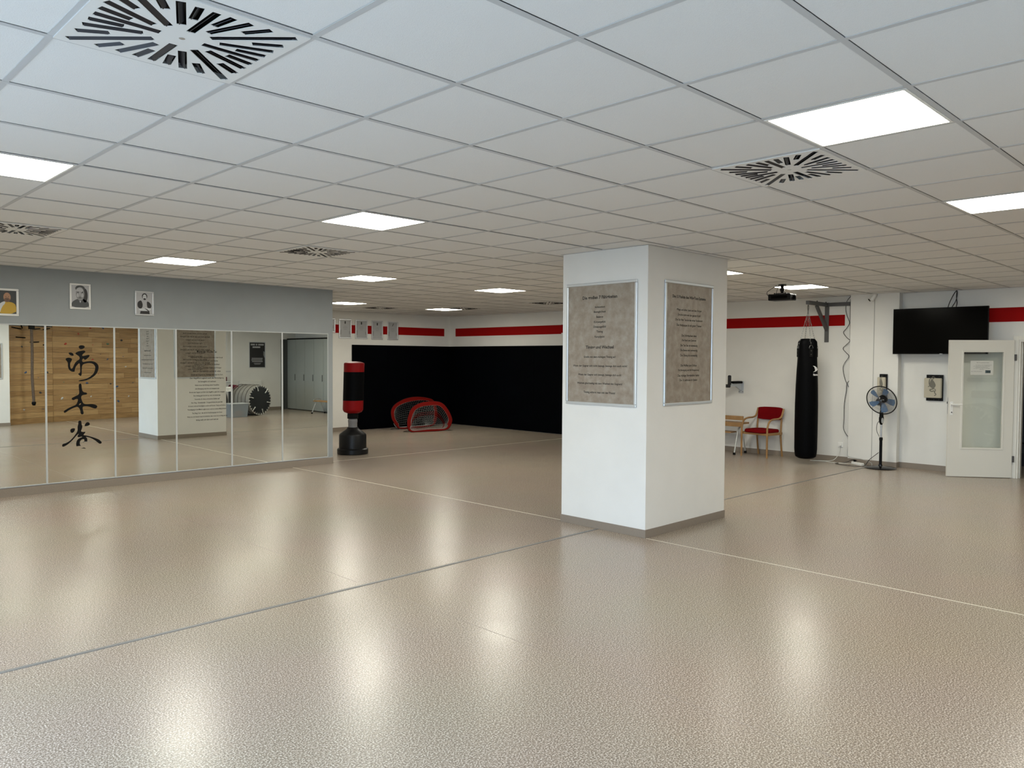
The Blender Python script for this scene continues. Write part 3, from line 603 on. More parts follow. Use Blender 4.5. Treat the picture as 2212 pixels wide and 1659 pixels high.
# ------------------------------------------------------------------ dip station on the wall
t = thing('dip_station', 'wall mounted dip bar station with grey foam grips behind the pillar edge', 'gym equipment', (XR, 4.88, 0), 0)
B('wall_plate', galv, t, -.008, 0, -.06, .04, 1.08, 1.30, bevel=.002)
MB().prism([(-.008, 1.12), (-.008, 1.27), (-.40, 1.27), (-.40, 1.215), (-.20, 1.21)], lambda a, b, d: (a, -.02+d, b), .03).build('gusset', galv, t)
MB().box(-.35, -.02, -.05, .05, 1.262, 1.305).build('arm_pad', black_leather, t, bevel=.015)
MB().lathe([(.02, 1.24), (.030, 1.245), (.030, 1.40), (.022, 1.412), (.008, 1.416)], 20, Matrix.Translation((-.41, 0, 0))).build('foam_grip', foam, t, smooth=True)
MB().tube([(-.45, -.03, 1.222), (-.45, .02, 1.222), (-.45, .60, 1.222)], .030, 16).build('foam_bar', foam, t, smooth=True)
for yy in (-.045, .025): MB().tube([(-.014, yy, 1.11), (-.007, yy, 1.11)], .008, 8).build('screw', dark_steel, t)

# ------------------------------------------------------------------ chair
t = thing('armchair', 'wooden armchair with red upholstered seat and back against the right hand wall', 'chair', (11.44, 4.29, 0), -98)
def bez(pts, n=8):
    """smooth polyline through control points (Catmull-Rom)"""
    P_ = [Vector(p) for p in pts]; P_ = [P_[0]*2-P_[1]]+P_+[P_[-1]*2-P_[-2]]; o = []
    for i in range(1, len(P_)-2):
        for k in range(n):
            s = k/n; a, b, c, d = P_[i-1:i+3]
            o.append(.5*((2*b)+(c-a)*s+(2*a-5*b+4*c-d)*s*s+(3*b-a-3*c+d)*s**3))
    return o+[P_[-2]]
for sx in (-1, 1):
    x = .262*sx
    MB().tube(bez([(x, -.235, 0), (x, -.235, .40), (x, -.225, .53), (x, -.17, .63), (x, -.06, .662), (x, .08, .668), (x, .17, .70), (x, .215, .78), (x, .235, .835)], 5), .0165, 8).build('arm', beech, t, smooth=True)
    MB().tube(bez([(x*.93, .235, 0), (x*.93, .20, .22), (x*.93, .185, .42), (x*.93, .205, .66)], 5), .0165, 8).build('leg', beech, t, smooth=True)
    B('side_rail', beech, t, x-.011, x+.011, -.23, .19, .385, .43, bevel=.004)
B('front_rail', beech, t, -.25, .25, -.215, -.195, .385, .42, bevel=.004)
ring = [(.255*abs(math.cos(a))**.45*(1 if math.cos(a) > 0 else -1), .235*abs(math.sin(a))**.6*(1 if math.sin(a) > 0 else -1)-.02) for a in [2*PI*i/32 for i in range(32)]]
MB().rings([[Vector((x*k, (y+.02)*k-.02, z)) for x, y in ring] for k, z in ((.94, .42), (1, .435), (1, .46), (.95, .478), (.6, .487), (.2, .49))]).build('seat', red_fab, t, smooth=True)
rs = []
for k in range(13):
    u = -1+k/6; x = u*.243; yc = .20+.045*(1-u*u)*1; hz = .112*(1-.12*u**4); th = .028*(1-.5*abs(u)**6)
    rs.append([Vector((x, yc+.03*0-th+(.0), .745-hz)), Vector((x, yc+th, .745-hz)), Vector((x, yc+th+.02, .75)), Vector((x, yc+th+.03, .745+hz)), Vector((x, yc-th+.03, .745+hz)), Vector((x, yc-th+.01, .75))])
MB().rings(rs).build('backrest', red_fab, t, smooth=False, bevel=.006)
for k in range(4): MB().lathe([(.008, 0), (.006, .004), (.001, .005)], 8, Matrix.Translation((-.135+k*.09, .198, .745)) @ Matrix.Rotation(PI/2, 4, 'X')).build('button', red_fab, t)

# ------------------------------------------------------------------ benches
t = thing('folding_bench', 'wooden folding bench with a metal A leg, partly hidden behind the pillar', 'bench', (11.44, 5.4, 0), 0)
B('top_board', beech, t, -.13, -.10, -.80, .80, .615, .69, bevel=.004)
B('middle_board', beech, t, -.16, .10, -.80, .80, .545, .575, bevel=.004); B('apron_board', beech, t, -.17, -.145, -.80, .80, .50, .575, bevel=.004)
B('lower_board', beech, t, -.16, .05, -.58, .58, .375, .40, bevel=.004)
for yy in (-.68, .68):
    for sx in (-.20, .20):
        l = MB().tube(bez([(sx, yy, .02), (sx*.45, yy, .38), (sx*.2, yy, .47), (0, yy, .49), (0, yy, .54)], 4), .014, 8).build('leg', mat('light_grey_steel', (.52, .54, .53), .35, metal=.3), t, smooth=True)
        MB().lathe([(.024, 0), (.024, .035), (.018, .04)], 12, Matrix.Translation((sx, yy, 0))).build('rubber_foot', black_rub, l)
t = thing('gym_bench', 'low wooden bench on metal legs before the grey lockers, seen in the mirror', 'bench', (11.12, -.95, 0), 0)
B('top_board', beech, t, -.13, .13, -.72, .72, .36, .395, bevel=.004)
for yy in (-.62, .62):
    MB().tube(bez([(-.13, yy-.06, .385), (-.10, yy-.06, .43), (0, yy-.06, .455), (.10, yy-.06, .43), (.13, yy-.06, .385)], 4), .012, 8).build('handle', alu, t)
    for sx in (-.22, .22):
        l = MB().tube([(sx, yy, .02), (sx*.35, yy, .36)], .014, 8).build('leg', alu, t); MB().lathe([(.024, 0), (.024, .035), (.018, .04)], 12, Matrix.Translation((sx, yy, 0))).build('rubber_foot', black_rub, l)

# ------------------------------------------------------------------ projector
t = thing('projector', 'black projector on a short pole under the ceiling', 'projector', (9.155, 2.841, HC), 0)
MB().box(-.10, .10, -.165, .165, -.225, -.135).build('housing', black_pl, t, bevel=.012)
MB().box(-.101, -.099, -.12, .12, -.20, -.16).build('front_grille', gloss_black, t)
MB().lathe([(.032, 0), (.032, .012), (.026, .014)], 20, Matrix.Translation((.03, -.165, -.18)) @ Matrix.Rotation(PI/2, 4, 'X')).build('lens', gloss_black, t, smooth=True)
MB().lathe([(.055, 0), (.055, -.008), (.022, -.012), (.022, -.05), (.03, -.055), (.03, -.095), (.02, -.10), (.02, -.12)], 16).build('mount_pole', black_pl, t, smooth=True)
MB().box(-.07, .07, -.09, -.075, -.135, -.118).box(-.07, .07, .075, .09, -.135, -.118).box(-.01, .01, -.09, .09, -.125, -.115).build('mount_plate', black_pl, t)
MB().box(.02, .10, -.166, -.05, -.132, -.1305).build('label_strip', white_pl, t)
MB().tube(bez([(.03, .10, -.003), (.01, .17, -.05), (-.02, .22, -.10), (-.02, .20, -.15), (-.01, .165, -.155)], 5), .004, 6).build('cable', cable_blk, t)
MB().tube(bez([(-.01, .05, -.01), (-.03, .06, -.07), (-.05, .07, -.135)], 5), .004, 6).build('cable', cable_blk, t)

# ------------------------------------------------------------------ television
t = thing('television', 'large black wall mounted television above the open door', 'television', (11.48, 1.492, 2.147), -90)
B('bezel', black_pl, t, -.655, .655, 0, .05, -.35, .351, bevel=.004)
B('screen', gloss_black, t, -.648, .648, -.002, 0, -.338, .344)
B('badge', alu, t, .02, .06, -.003, -.001, -.3475, -.342)
MB().box(-.25, .25, .05, .07, -.2, .2).box(-.06, .06, .07, .245, -.12, .12).build('wall_mount', dark_steel, t)
mb = MB()
for pts in (((.10, .06, .34), (.09, .20, .45), (.13, .235, .56), (.17, .235, .62)), ((.15, .06, .34), (.16, .22, .45), (.175, .235, .55), (.17, .235, .62)), ((.21, .06, .34), (.18, .22, .42), (.165, .235, .52), (.17, .235, .62))): mb.tube(bez(pts, 5), .006, 6)
mb.build('cables', cable_blk, t)

# ------------------------------------------------------------------ canvas wall pads
canvas = mat('canvas_pad', (.50, .46, .36), .85, bump=.4, bscale=300); dprint = mat('grey_dragon_print', (.17, .16, .13), .8)
def wallpad(label, loc, w, h):
    t = thing('canvas_wall_pad', label, 'wall pad', loc, -90, 'canvas striking pads on the wall')
    B('backing_board', black_pl, t, -w/2+.01, w/2, -.03, 0, 0, h, bevel=.003)
    MB().box(-w/2-.008, w/2-.008, -.085, -.03, .045, h-.05).build('cushion', canvas, t, bevel=.012)
    mb = MB()
    for l, r in (([(-.05,.30),(-.055,.24),(-.035,.19),(.01,.16),(-.045,.14),(-.02,.115),(.02,.125),(.025,.095),(.045,.07),(.02,.05)], .009), ([(-.05,.30),(-.035,.32),(-.02,.29)], .006), ([(-.02,.33),(0,.345),(.01,.335)], .005), ([(-.03,.26),(.0,.31),(.03,.33)], .007), ([(.0,.16),(.03,.15),(.035,.125),(.02,.11)], .006), ([(-.045,.20),(-.07,.185)], .006)):
        k = w/.245; l = bez([(a*k, b, 0) for a, b in l], 4); m_ = len(l)
        for i in range(m_-1):
            a, b = l[i], l[i+1]; d = (b-a).normalized(); n_ = Vector((-d.y, d.x, 0))*r*(1-.5*abs(i/m_-.4))*min(k, 1)
            mb.add([(q.x, -.0856-.0001*i/m_, q.y+.03) for q in (a-n_, b-n_, b+n_, a+n_)], [(0, 1, 2, 3)])
    v, f = flat([smooth([((a)*w/.245, b) for a, b in [(-.045,.19),(-.05,.24),(-.03,.30),(.0,.29),(.03,.24),(.04,.205),(.02,.17),(.0,.155)]], 1)])
    mb.add([(x, -.0853, y+.03) for x, y, _ in v], f)
    mb.build('dragon_print', dprint, t)
    for xx in ((-.07, 0, .07) if w > .2 else (0,)):
        for zz in (.02, h-.025): MB().lathe([(.005, 0), (.003, .004)], 8, Matrix.Translation((xx, -.03, zz)) @ Matrix.Rotation(PI/2, 4, 'X')).build('screw', chrome, t)
wallpad('wide canvas striking pad with grey dragon print between pilaster and open door', (XR, 1.602, 1.08), .245, .40)
wallpad('narrow canvas striking pad on the pilaster above the standing fan', (11.60, 2.316, 1.08), .125, .40)

# ------------------------------------------------------------------ door
w = struct(thing('door_1', None, None, (11.70, .556, 0), 0))
HX = Vector((11.196-11.704, 1.264-.556, 0)); ang = math.atan2(HX.y, HX.x); w.rotation_euler = (0, 0, ang)   # local x from hinge to free edge; visible side = +y?
Wd = .868
pa, pb, z0, z1 = .13, .685, .42, 1.838
MB().box(0, pa, -.02, .02, .008, 2.0).box(pb, Wd, -.02, .02, .008, 2.0).box(pa, pb, -.02, .02, .008, z0).box(pa, pb, -.02, .02, z1, 2.0).build('door_leaf', white_lac, w)
MB().box(pa-.012, pa+.014, -.026, .026, z0-.012, z1+.012).box(pb-.014, pb+.012, -.026, .026, z0-.012, z1+.012).box(pa, pb, -.026, .026, z0-.012, z0+.014).box(pa, pb, -.026, .026, z1-.014, z1+.012).build('glazing_bead', white_lac, w, bevel=.004)
B('door_glass', door_glass, w, pa+.012, pb-.012, -.003, .003, z0+.012, z1-.012)
sgn = 1   # camera side of the leaf in local y
for zc in (1.75, .28): B('hinge', dark_steel, w, -.03, .0, .0, .03, zc-.045, zc+.045, bevel=.003)
B('lock_plate', alu, w, Wd, Wd+.002, -.011, .011, .92, 1.16)
B('latch', dark_steel, w, Wd+.002, Wd+.010, -.008, .008, 1.07, 1.10)
hd = MB().box(Wd-.065, Wd-.025, .02, .028, .90, 1.10).build('handle', white_pl, w, bevel=.004)
MB().tube([(Wd-.045, .028, 1.063), (Wd-.045, .065, 1.063), (Wd-.06, .072, 1.063), (Wd-.17, .072, 1.063)], .0095, 8).build('lever', white_pl, hd, smooth=True)
MB().lathe([(.009, 0), (.009, .002)], 10, Matrix.Translation((Wd-.045, .0285, .945)) @ Matrix.Rotation(-PI/2, 4, 'X')).build('keyhole', dark_steel, hd)
paper = mat('notice_paper', (.62, .62, .57), .6)
t = B('notice', paper, w, .27, .575, .004, .0055, 1.495, 1.70)
mb = MB(); D = lambda a, b: (.575-a, .0062, 1.495+b)      # a from the viewer's left
for s, a, b, w_, h_ in (('Bitte Türe geschlossen halten', .165, .178, .165, .015), ('Der Zutritt zu den Trainingsräumen ist', .175, .143, .21, .012), ('nur in Sportschuhen oder barfuß erlaubt,', .15, .127, .22, .012), ('das Betreten mit Straßenschuhen', .15, .111, .165, .012), ('ist im ganzen Trainingsraum untersagt.', .15, .095, .215, .012), ('Vielen Dank', .15, .078, .055, .012), ('Euer Team der Schule', .085, .050, .145, .013)):
    mb = MB(); put_text(mb, s, a, b, width=w_, height=h_, bold=.01, f=D); mb.build('text_line', mat('notice_ink', (.10, .10, .09), .7), t)
MB().box(.305, .375, .0056, .0064, 1.522, 1.562).build('printed_stamp', mat('notice_stamp', (.03, .05, .055), .6), t)
B('printed_stamp', mat('notice_stamp_blue', (.08, .13, .15), .6), t, .36, .372, .0064, .007, 1.53, 1.55)
frm = struct(MB().box(XR-.015, XR, DO1, DO1+.07, 0, DOH+.06).box(XR-.015, XR, DO0-.07, DO0, 0, DOH+.06).box(XR-.015, XR, DO0, DO1, DOH, DOH+.06).box(XR, XR+.2, DO1-.025, DO1, 0, DOH).box(XR, XR+.2, DO0, DO0+.025, 0, DOH).box(XR, XR+.2, DO0+.025, DO1-.025, DOH-.025, DOH).box(XR+.05, XR+.065, DO1-.04, DO1-.025, 0, DOH-.025).build('door_frame_1', white_lac, bevel=.002))

# ------------------------------------------------------------------ standing fan
t = thing('standing_fan', 'black standing fan with blue translucent blades in front of the pilaster', 'fan', (11.36, 2.25, 0), 0)
MB().lathe([(.225, 0), (.232, .008), (.22, .02), (.08, .036), (.03, .045), (.0285, .06)], 40).build('base', mat('fan_gloss_black', (.006, .006, .007), .15), t, smooth=True)
MB().lathe([(.0215, .04), (.0215, .44), (.026, .445), (.026, .48), (.018, .49)], 20).build('lower_pole', black_pl, t, smooth=True)
MB().lathe([(.0135, .48), (.0135, .70)], 16).build('upper_pole', alu, t, smooth=True)
F0 = Matrix.Rotation(math.radians(225), 4, 'Z')   # local +x toward camera
MB().lathe([(.012, .685), (.030, .72), (.036, .76), (.036, .80), (.03, .815)], 20, F0).build('control_box', black_pl, t, smooth=True)
MB().add([F0 @ Vector(p) for p in [(.0385*math.cos(a*.5), .0385*math.sin(a*.5)*1.0, .752+.042*math.sin(a)*1.15) if 0 else (.037, .019*math.cos(a), .755+.045*math.sin(a)) for a in [2*PI*i/20 for i in range(20)]]], [tuple(range(20))]).build('control_panel', silver, t)
MB().lathe([(.031, .80), (.028, .86), (.018, .95), (.022, 1.0)], 16, F0).build('neck', black_pl, t, smooth=True)
HM = Matrix.Translation((0, 0, 1.075)) @ F0 @ Matrix.Rotation(math.radians(-24), 4, 'Y') @ Matrix.Rotation(PI/2, 4, 'Y')   # local z = facing
MB().lathe([(.0, -.13), (.045, -.125), (.06, -.09), (.06, -.03), (.04, -.02)], 20, HM).build('motor_housing', black_pl, t, smooth=True)
MB().lathe([(.062, .03), (.066, .060), (.05, .074), (.02, .078)], 24, HM).build('hub_cap', mat('fan_gloss_black', (0, 0, 0)), t, smooth=True)
for k in range(5):
    a0 = math.radians(80+72*k); bl = []
    pts = [(.045, -.28), (.09, -.32), (.15, -.38), (.20, -.32), (.208, -.05), (.195, .20), (.12, .30), (.06, .32)]
    v2 = [(r*math.cos(a0+a_*.95), r*math.sin(a0+a_*.95), a_*.05) for r, a_ in pts]
    mb = MB(); nn = len(v2); mb.add([HM @ Vector((x, y, z+.001)) for x, y, z in v2]+[HM @ Vector((x, y, z-.001)) for x, y, z in v2], [tuple(range(nn)), tuple(range(2*nn-1, nn-1, -1))]+[(i, i+nn, (i+1) % nn+nn, (i+1) % nn) for i in range(nn)])
    mb.build('blade', blue_blade, t)
guard = mat('grey_fan_guard', (.16, .16, .17), .4)
MB().tube([HM @ Vector((.232*math.cos(a), .232*math.sin(a), .0)) for a in [2*PI*i/48 for i in range(48)]], .008, 8, closed=True).build('guard_rim', black_pl, t, smooth=True)
for sg, nm in ((1, 'front_guard'), (-1, 'rear_guard')):
    mb = MB()
    for k in range(72):
        a = 2*PI*k/72; mb.tube([HM @ Vector((r*math.cos(a), r*math.sin(a), z*sg)) for r, z in ((.05, .055), (.14, .055), (.20, .038), (.228, .006))], .0011, 3, cap=False)
    for r, z in ((.09, .056), (.14, .055), (.19, .042)): mb.tube([HM @ Vector((r*math.cos(a), r*math.sin(a), z*sg)) for a in [2*PI*i/36 for i in range(36)]], .0011, 3, closed=True)
    mb.build(nm, guard, t)
MB().tube(bez([(-.03, .02, .75), (-.06, .04, .70), (-.05, .05, .60), (-.02, .02, .50)], 5), .004, 6).build('cable', cable_blk, t)
t = tag(MB().tube(bez([(11.33, 2.27, .25), (11.36, 2.42, .12), (11.36, 2.5, .01), (11.28, 2.62, .007), (11.30, 2.86, .007), (11.42, 2.98, .007), (11.55, 2.88, .012), (11.57, 2.76, .07), (11.555, 2.69, .058)], 8), .0045, 6).build('cord', cable_blk), 'black power cord curling from the standing fan to the white power strip', 'cord')
t = thing('power_strip', 'white power strip lying on the floor beside the fan', 'power strip', (11.51, 2.66, 0), 60)
B('strip_body', white_pl, t, -.12, .12, -.028, .028, 0, .042, bevel=.006)
for k in range(3): MB().lathe([(.019, .042), (.019, .0425)], 16, Matrix.Translation((-.07+k*.07, 0, 0))).build('outlet', mat('outlet_shade', (.45, .45, .43), .5), t)
B('plug', black_pl, t, .055, .085, -.015, .015, .043, .075, bevel=.004)
tag(MB().tube(bez([(11.715, 3.03, .26), (11.70, 3.04, .15), (11.64, 3.12, .02), (11.52, 3.32, .007), (11.45, 3.42, .006), (11.52, 3.2, .006), (11.46, 3.05, .006), (11.50, 2.85, .007), (11.46, 2.75, .015), (11.45, 2.72, .02)], 8), .005, 6).build('extension_cord', cable_wht), 'white cord running from the wall socket over the floor to the power strip', 'cord')
tag(MB().tube(bez([(11.68, 2.885, .30), (11.66, 2.885, .16), (11.57, 2.82, .11), (11.55, 2.60, .09), (11.54, 2.46, .05), (11.50, 2.45, .006), (11.46, 2.56, .01), (11.45, 2.60, .02)], 8), .004, 6).build('thin_cord', mat('grey_cord', (.35, .37, .36), .5)), 'thin grey cord looping along the foot of the pilaster', 'cord')
t = thing('wall_socket', 'white wall socket right of the hanging punching bag', 'socket', (XR, 3.03, .28), -90)
B('cover', white_pl, t, -.042, .042, -.012, 0, -.042, .042, bevel=.004)
B('plug', white_pl, t, -.018, .018, -.045, -.012, -.022, .014, bevel=.006)
# hanging cables beside the pilaster
def onx(u, v, x):
    d = _f+_r2*((u-1106)/FP)-_u2*((v-829.5)/FP); k = (x-CAMP.x)/d.x; return CAMP+d*k
cp = [(1841, 637), (1830, 650), (1827, 668), (1830, 683), (1835, 697), (1829, 709), (1822, 718), (1829, 729), (1836, 736), (1828, 745), (1821, 753), (1828, 762), (1834, 770), (1824, 785), (1821, 797), (1825, 818), (1833, 836)]
tag(MB().tube(bez([onx(a, b, 11.70) for a, b in cp], 4), .0045, 6).build('hanging_cable', cable_blk), 'wavy black cable hanging from the ceiling left of the pilaster', 'cable')
cp = [(1838, 822), (1833, 824), (1829, 831), (1828, 845), (1824, 870), (1823, 905), (1822, 925), (1828, 938), (1834, 944), (1839, 944)]
tag(MB().tube(bez([onx(a, b, 11.70) for a, b in cp], 4), .0045, 6).build('cable_loop', cable_blk), 'lower loop of black cable at the pilaster corner, near the socket', 'cable')
cp = [(1840, 640), (1837, 660), (1836.5, 760), (1838.5, 840), (1838.5, 905)]
tag(MB().tube(bez([onx(a, b, 11.66) for a, b in cp], 4), .005, 6).build('straight_cable', cable_blk), 'straight black cable running down the left corner of the pilaster', 'cable')
# security camera on the pilaster
t = thing('security_camera', 'small white security camera at the top of the pilaster', 'camera', (11.57, 2.48, HC), -90)
MB().lathe([(.05, 0), (.05, -.02), (.025, -.03), (.02, -.05)], 20).build('mount', white_pl, t, smooth=True)
MB().lathe([(.028, -.07), (.034, -.06), (.034, .03), (.02, .045)], 20, Matrix.Translation((-.01, -.02, -.07)) @ Matrix.Rotation(-.5, 4, 'Y') @ Matrix.Rotation(math.radians(-120), 4, 'Y')).build('body', white_pl, t, smooth=True)
MB().lathe([(.026, 0), (.026, .006)], 16, Matrix.Translation((-.058, -.03, -.095)) @ Matrix.Rotation(math.radians(-125), 4, 'Y')).build('lens', gloss_black, t)
tag(B('cable_duct', mat('grey_duct', (.42, .42, .40), .5), None, 11.594, 11.60, 2.474, 2.482, .09, 2.70), 'thin grey cable line running down the pilaster front', 'cable')

# ------------------------------------------------------------------ behind the camera (seen in the mirrors)
t = thing('climbing_wall', 'wooden plank climbing wall with coloured holds, seen in the mirror', 'climbing wall', (0, 0, 0))
def planks(A, Bq, ztop, seed, ph=.137):
    rnd = random.Random(seed); A, Bq = Vector((*A, 0)), Vector((*Bq, 0)); L = (Bq-A).length; a = math.atan2((Bq-A).y, (Bq-A).x)
    M = Matrix.Translation(A) @ Matrix.Rotation(a, 4, 'Z'); z = 0.
    while z < ztop-.02:
        x = 0.; h_ = min(ph, ztop-z)
        while x < L-.01:
            l = min(rnd.uniform(.75, 1.5), L-x)
            if L-x-l < .3: l = L-x
            o = B('plank', rnd.choice(pines), t, x+.0015, x+l-.0015, rnd.uniform(-.003, .0), .03, z+.0018, z+h_-.0018)
            o.matrix_local = M; x += l
        z += ph
    return M
MA = planks((3.30, -2.72), (4.34, -3.08), 2.42, 3); MBm = planks((4.35, -3.10), (7.0, -3.62), 2.74, 5)
# back side spans toward the rear wall: planks face +y, so put thickness behind
def hold(p, m, s, seed):
    rnd = random.Random(seed); bm = bmesh.new(); bmesh.ops.create_icosphere(bm, subdivisions=2, radius=1)
    for v_ in bm.verts:
        k = 1+.35*noise.noise(v_.co*1.3+Vector((seed, 0, 0))); v_.co = Vector((v_.co.x*s*k*1.2, v_.co.y*s*.6, v_.co.z*s*k*.8))
    me = bpy.data.meshes.new('climbing_hold'); bm.to_mesh(me); bm.free(); me.materials.append(m)
    for q in me.polygons: q.use_smooth = True
    o = bpy.data.objects.new('climbing_hold', me); COL.objects.link(o); o.parent = t; o.location = p; o.rotation_euler = (0, rnd.uniform(-1, 1), -.19)
hr, hb, hk, hw, hg = mat('hold_red', (.35, .03, .02), .6), mat('hold_blue', (.03, .07, .16), .6), mat('hold_dark', (.03, .03, .035), .6), mat('hold_white', (.5, .5, .48), .6), mat('hold_green', (.08, .16, .10), .6)
def ywall(x): return -2.72-(x-3.3)*.346 if x < 4.35 else -3.10-(x-4.35)*.1962
hs = [(4.764,2.425,hr),(4.992,2.274,hr),(4.672,2.002,hr),(5.358,1.989,hr),(5.30,2.43,hr),(5.625,2.452,hb),(5.56,1.745,hk),(5.744,1.609,hb),(6.126,2.128,hk),(6.169,1.686,hb),(6.239,1.408,hw),(5.995,.867,hb),(6.44,.96,hb),(6.315,.592,hw),(6.026,.462,hb),(5.815,.557,hb),(5.819,.946,hk),(4.57,.596,hw),(4.618,1.016,hg),(4.137,1.603,hw),(3.692,1.276,hb),(3.987,1.144,hb),(3.61,1.914,hk),(4.034,.766,hk),(4.091,.351,hb),(3.641,.357,hw),(4.206,1.272,hk),(4.961,1.472,hr),(5.35,1.60,hr),(5.2,.98,hb),(4.93,.70,hg),(5.3,.62,hw),(5.75,2.02,hg),(5.50,1.22,hr)]
for k, (x, z, m) in enumerate(hs):
    hold((x, ywall(x)+.02, z), m, .022+.008*((k*7) % 3), k+1)
for (xa, za, xb, zb) in ((3.48,2.144,3.696,2.132),(3.805,2.027,4.016,2.036),(4.117,1.963,4.179,1.97),(3.386,2.383,3.6,2.345),(3.889,2.348,4.051,2.37),(4.122,2.35,4.287,2.384),(3.60,2.44,3.63,2.36),(3.84,2.44,3.86,2.36)):
    MB().tube([(xa, ywall(xa)+.05, za), (xb, ywall(xb)+.05, zb)], .014, 6).build('black_rung', black_rub, t)
t = thing('climbing_rope', 'thick grey brown climbing rope hanging before the plank wall, seen in the mirror', 'rope', (3.77, -2.55, HC))
rope_m = mat('grey_brown_rope', (.14, .10, .07), .9, scale=60, amt=.4)
MB().tube([(0, 0, -.27), (.01, 0, -1.0), (.0, 0, -1.6), (.03, 0, -2.20)], .032, 10).build('rope', rope_m, t, smooth=True)
MB().lathe([(.045, -2.20), (.05, -2.24), (.03, -2.29)], 12, Matrix.Translation((.03, 0, 0))).build('end_knot', black_rub, t)
MB().box(-.06, .06, -.05, .05, -.42, -.27).box(-.015, .015, -.015, .015, -.27, 0).build('clamp', black_pl, t)
# lockers
t = thing('locker_row', 'row of tall grey lockers in the rear corner, seen in the mirror', 'lockers', (0, 0, 0))
lk = mat('locker_grey', (.31, .335, .32), .5); lkd = mat('locker_dark', (.05, .055, .055), .5)
B('carcass', lkd, t, 11.44, XR-.004, YR+.004, -1.25, 0, 2.27); B('top_cap', gloss_black, t, 11.41, XR-.004, YR+.004, -1.24, 2.27, 2.30); B('end_filler', lkd, t, 11.20, 11.43, YR+.004, YR+.03, 0, 2.27)
for k in range(5):
    d = B('door', lk, t, 11.42, 11.44, YR+.02+k*.55, YR+.02+(k+1)*.55-.013, .03, 2.26, bevel=.002)
    B('handle', lkd, d, 11.405, 11.42, YR+.02+(k+1)*.55-.06, YR+.02+(k+1)*.55-.045, .95, 1.15)
# dark poster on the rear wall
t = framed('framed_poster', 'black framed poster with white lettering on the rear wall above the drum', 'poster', (10.38, YR, 1.76), 180, .56, .82, .022, silver, nb, 'parchment posters')
t['group'] = 'posters on the rear wall'
mb = MB()
for a, b, z, h_ in ((-.22, -.03, .30, .05), (.0, .05, .30, .05), (.08, .22, .30, .05), (-.10, .16, .22, .05), (-.18, .19, -.12, .022), (-.17, .20, -.17, .022), (-.18, .18, -.22, .022), (-.12, .12, -.27, .012), (-.10, .10, -.30, .012)): mb.box(a, b, -.0095, -.0088, z, z+h_)
mb.build('printed_blocks', lg, t)
layer(t, mg, [[(.0, .62), (.10, .66), (.10, .50), (.04, .40), (0, .38)]], .51, .77, 1, 'printed_figure')
tag(B('wall_tube', white_pl, None, 9.36, 9.40, YR, YR+.03, 1.89, 2.39, bevel=.003), 'white vertical tube on the rear wall, left of the black poster in the mirror', 'tube')
tag(MB().box(9.75, 10.5, YR+.008, YR+.07, .25, .95).build('radiator', white_pl, bevel=.008), 'flat white radiator on the rear wall behind the drum', 'radiator')
# drum
def drum(label, loc, az, R, L, cm, hm, hooks):
    t = thing('drum', label, 'drum', loc, math.degrees(az), 'drums on the rear floor')
    M = Matrix.Rotation(PI/2, 4, 'X')    # local z -> -y ; head at +y
    Mh = Matrix.Rotation(-PI/2, 4, 'X')
    MB().lathe([(R*.9, -L), (R*.98, -L*.7), (R, -L*.35), (R*.97, 0)], 40, Mh, cap=False).build('shell', cm, t, smooth=True)
    MB().lathe([(R*.97, 0), (R*.985, .005), (R*.985, .03), (R*.93, .035)], 40, Mh, cap=False).build('rim', cm, t, smooth=True)
    MB().lathe([(R*.93, .028), (R*.9, .031)], 40, Mh).build('drumhead', hm, t)
    for k in range(5): MB().tube([Mh @ Vector((R*1.0*math.cos(a), R*math.sin(a), -.10-k*.15)) for a in [2*PI*i/32 for i in range(32)]], .012, 6, closed=True).build('band', mat('drum_band', (.10, .095, .085), .7), t)
    if hooks:
        mb = MB()
        for k in range(30):
            a = 2*PI*k/30; c = Vector((R*.885*math.cos(a), R*.885*math.sin(a), .034)); u = Vector((math.cos(a), math.sin(a), 0)); v_ = Vector((-u.y, u.x, 0))
            mb.add([Mh @ (c+u*.04-v_*.022), Mh @ (c+u*.04+v_*.022), Mh @ (c-u*.02), Mh @ (c+u*.04-v_*.022+Vector((0, 0, .006))), Mh @ (c+u*.04+v_*.022+Vector((0, 0, .006))), Mh @ (c-u*.02+Vector((0, 0, .006)))], [(0, 2, 1), (3, 4, 5), (0, 1, 4, 3), (1, 2, 5, 4), (2, 0, 3, 5)])
        mb.build('lacing', hw, t)
        for k in range(6):
            a = 2*PI*k/6+.25; MB().tube([Mh @ Vector((r*math.cos(a), r*math.sin(a), .045)) for r in (R*.62, R*.98)], [.016, .009], 8).build('peg', hw, t)
    return t
dsh = mat('drum_shell', (.26, .25, .22), .7, scale=6, amt=.2)
drum('large drum lying on its side with a laced black head, seen in the mirror', (9.40, -1.95, .445), -.30, .44, .72, dsh, gloss_black if 0 else mat('drum_black_head', (.008, .010, .012), .3), True)
dr2 = drum('dark headed drum behind the clear tub, seen in the mirror', (8.25, -2.35, .425), -.10, .42, .5, dsh, mat('drum_dark_head', (.02, .02, .024), .5), False)
t = B('label_card', white_pl, dr2, .30, .50, .05, .055, .27, .41, bevel=.002)
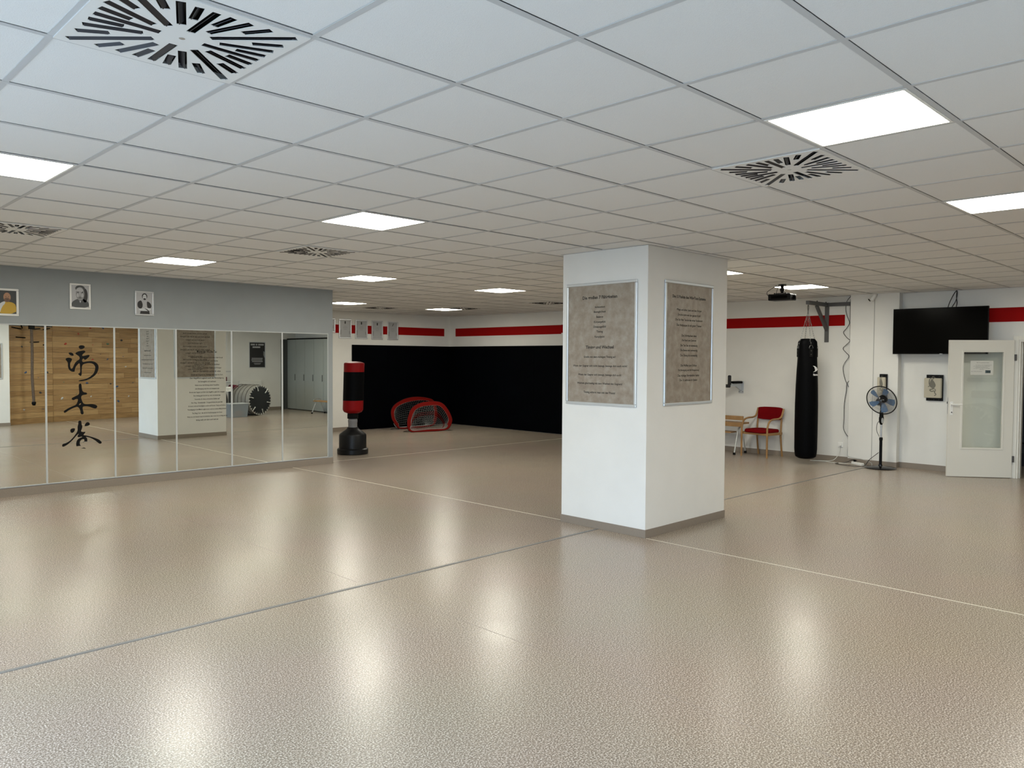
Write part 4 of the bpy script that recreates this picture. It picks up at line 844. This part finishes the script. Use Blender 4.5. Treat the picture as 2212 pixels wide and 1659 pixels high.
mb = MB(); mb.box(.34, .46, .0555, .056, .35, .36).box(.34, .44, .0555, .056, .31, .32).build('printed_lines', mg, t)
# trolley
t = thing('shelf_trolley', 'silver shelf trolley holding gear beside the drum, seen in the mirror', 'trolley', (8.80, -3.40, 0))
for x in (-.35, .35):
    for y in (-.2, .2): MB().lathe([(.013, .05), (.013, 1.50)], 8, Matrix.Translation((x, y, 0))).build('post', alu, t)
for z in (.15, .92, 1.24): MB().box(-.38, .38, -.23, .23, z, z+.035).build('shelf', alu, t, bevel=.004)
tag(MB().box(8.55, 9.05, -3.55, -3.25, .956, 1.10).build('red_box', mat('dark_red_bag', (.10, .008, .015), .7), bevel=.03), 'dark red bag on the middle shelf of the trolley', 'bag')
tag(MB().box(8.45, 9.00, -3.55, -3.25, 1.277, 1.36).build('glove_pile', black_rub, bevel=.03), 'flat black gear bag on the top shelf of the trolley', 'bag')
tag(MB().lathe([(.07, 0), (.075, .02), (.075, .4), (.07, .42)], 20, Matrix.Translation((9.31, -3.20, .775)) @ Matrix.Rotation(PI/2, 4, 'X')).build('foam_roll', mat('dark_red_foam', (.16, .01, .03), .8), smooth=True), 'dark red foam roll lying between trolley and large drum', 'roll')
tag(B('roll_stand', lkd, None, 9.24, 9.38, -3.60, -3.22, 0, .699), 'dark grey stand under the red foam roll beside the trolley', 'stand')
# storage tub
t = thing('storage_tub', 'clear plastic storage tub with lid on the floor beside the drum, seen in the mirror', 'tub', (8.60, -1.72, 0))
MB().rings([[Vector((x*k, y*k, z)) for x, y in ((-.27, -.19), (.27, -.19), (.27, .19), (-.27, .19))] for k, z in ((.88, .005), (1, .37))], cap=True).build('tub_body', clear_tub, t)
B('lid', mat('tub_lid', (.42, .45, .46), .4), t, -.28, .28, -.20, .20, .371, .392, bevel=.006)
MB().lathe([(.0, .01), (.10, .02), (.13, .10), (.08, .19), (.0, .2)], 12, Matrix.Translation((.08, 0, 0))).build('contents', mat('orange_cloth', (.35, .17, .06), .8), t)
# specks on the floor and ceiling marks are left to the materials
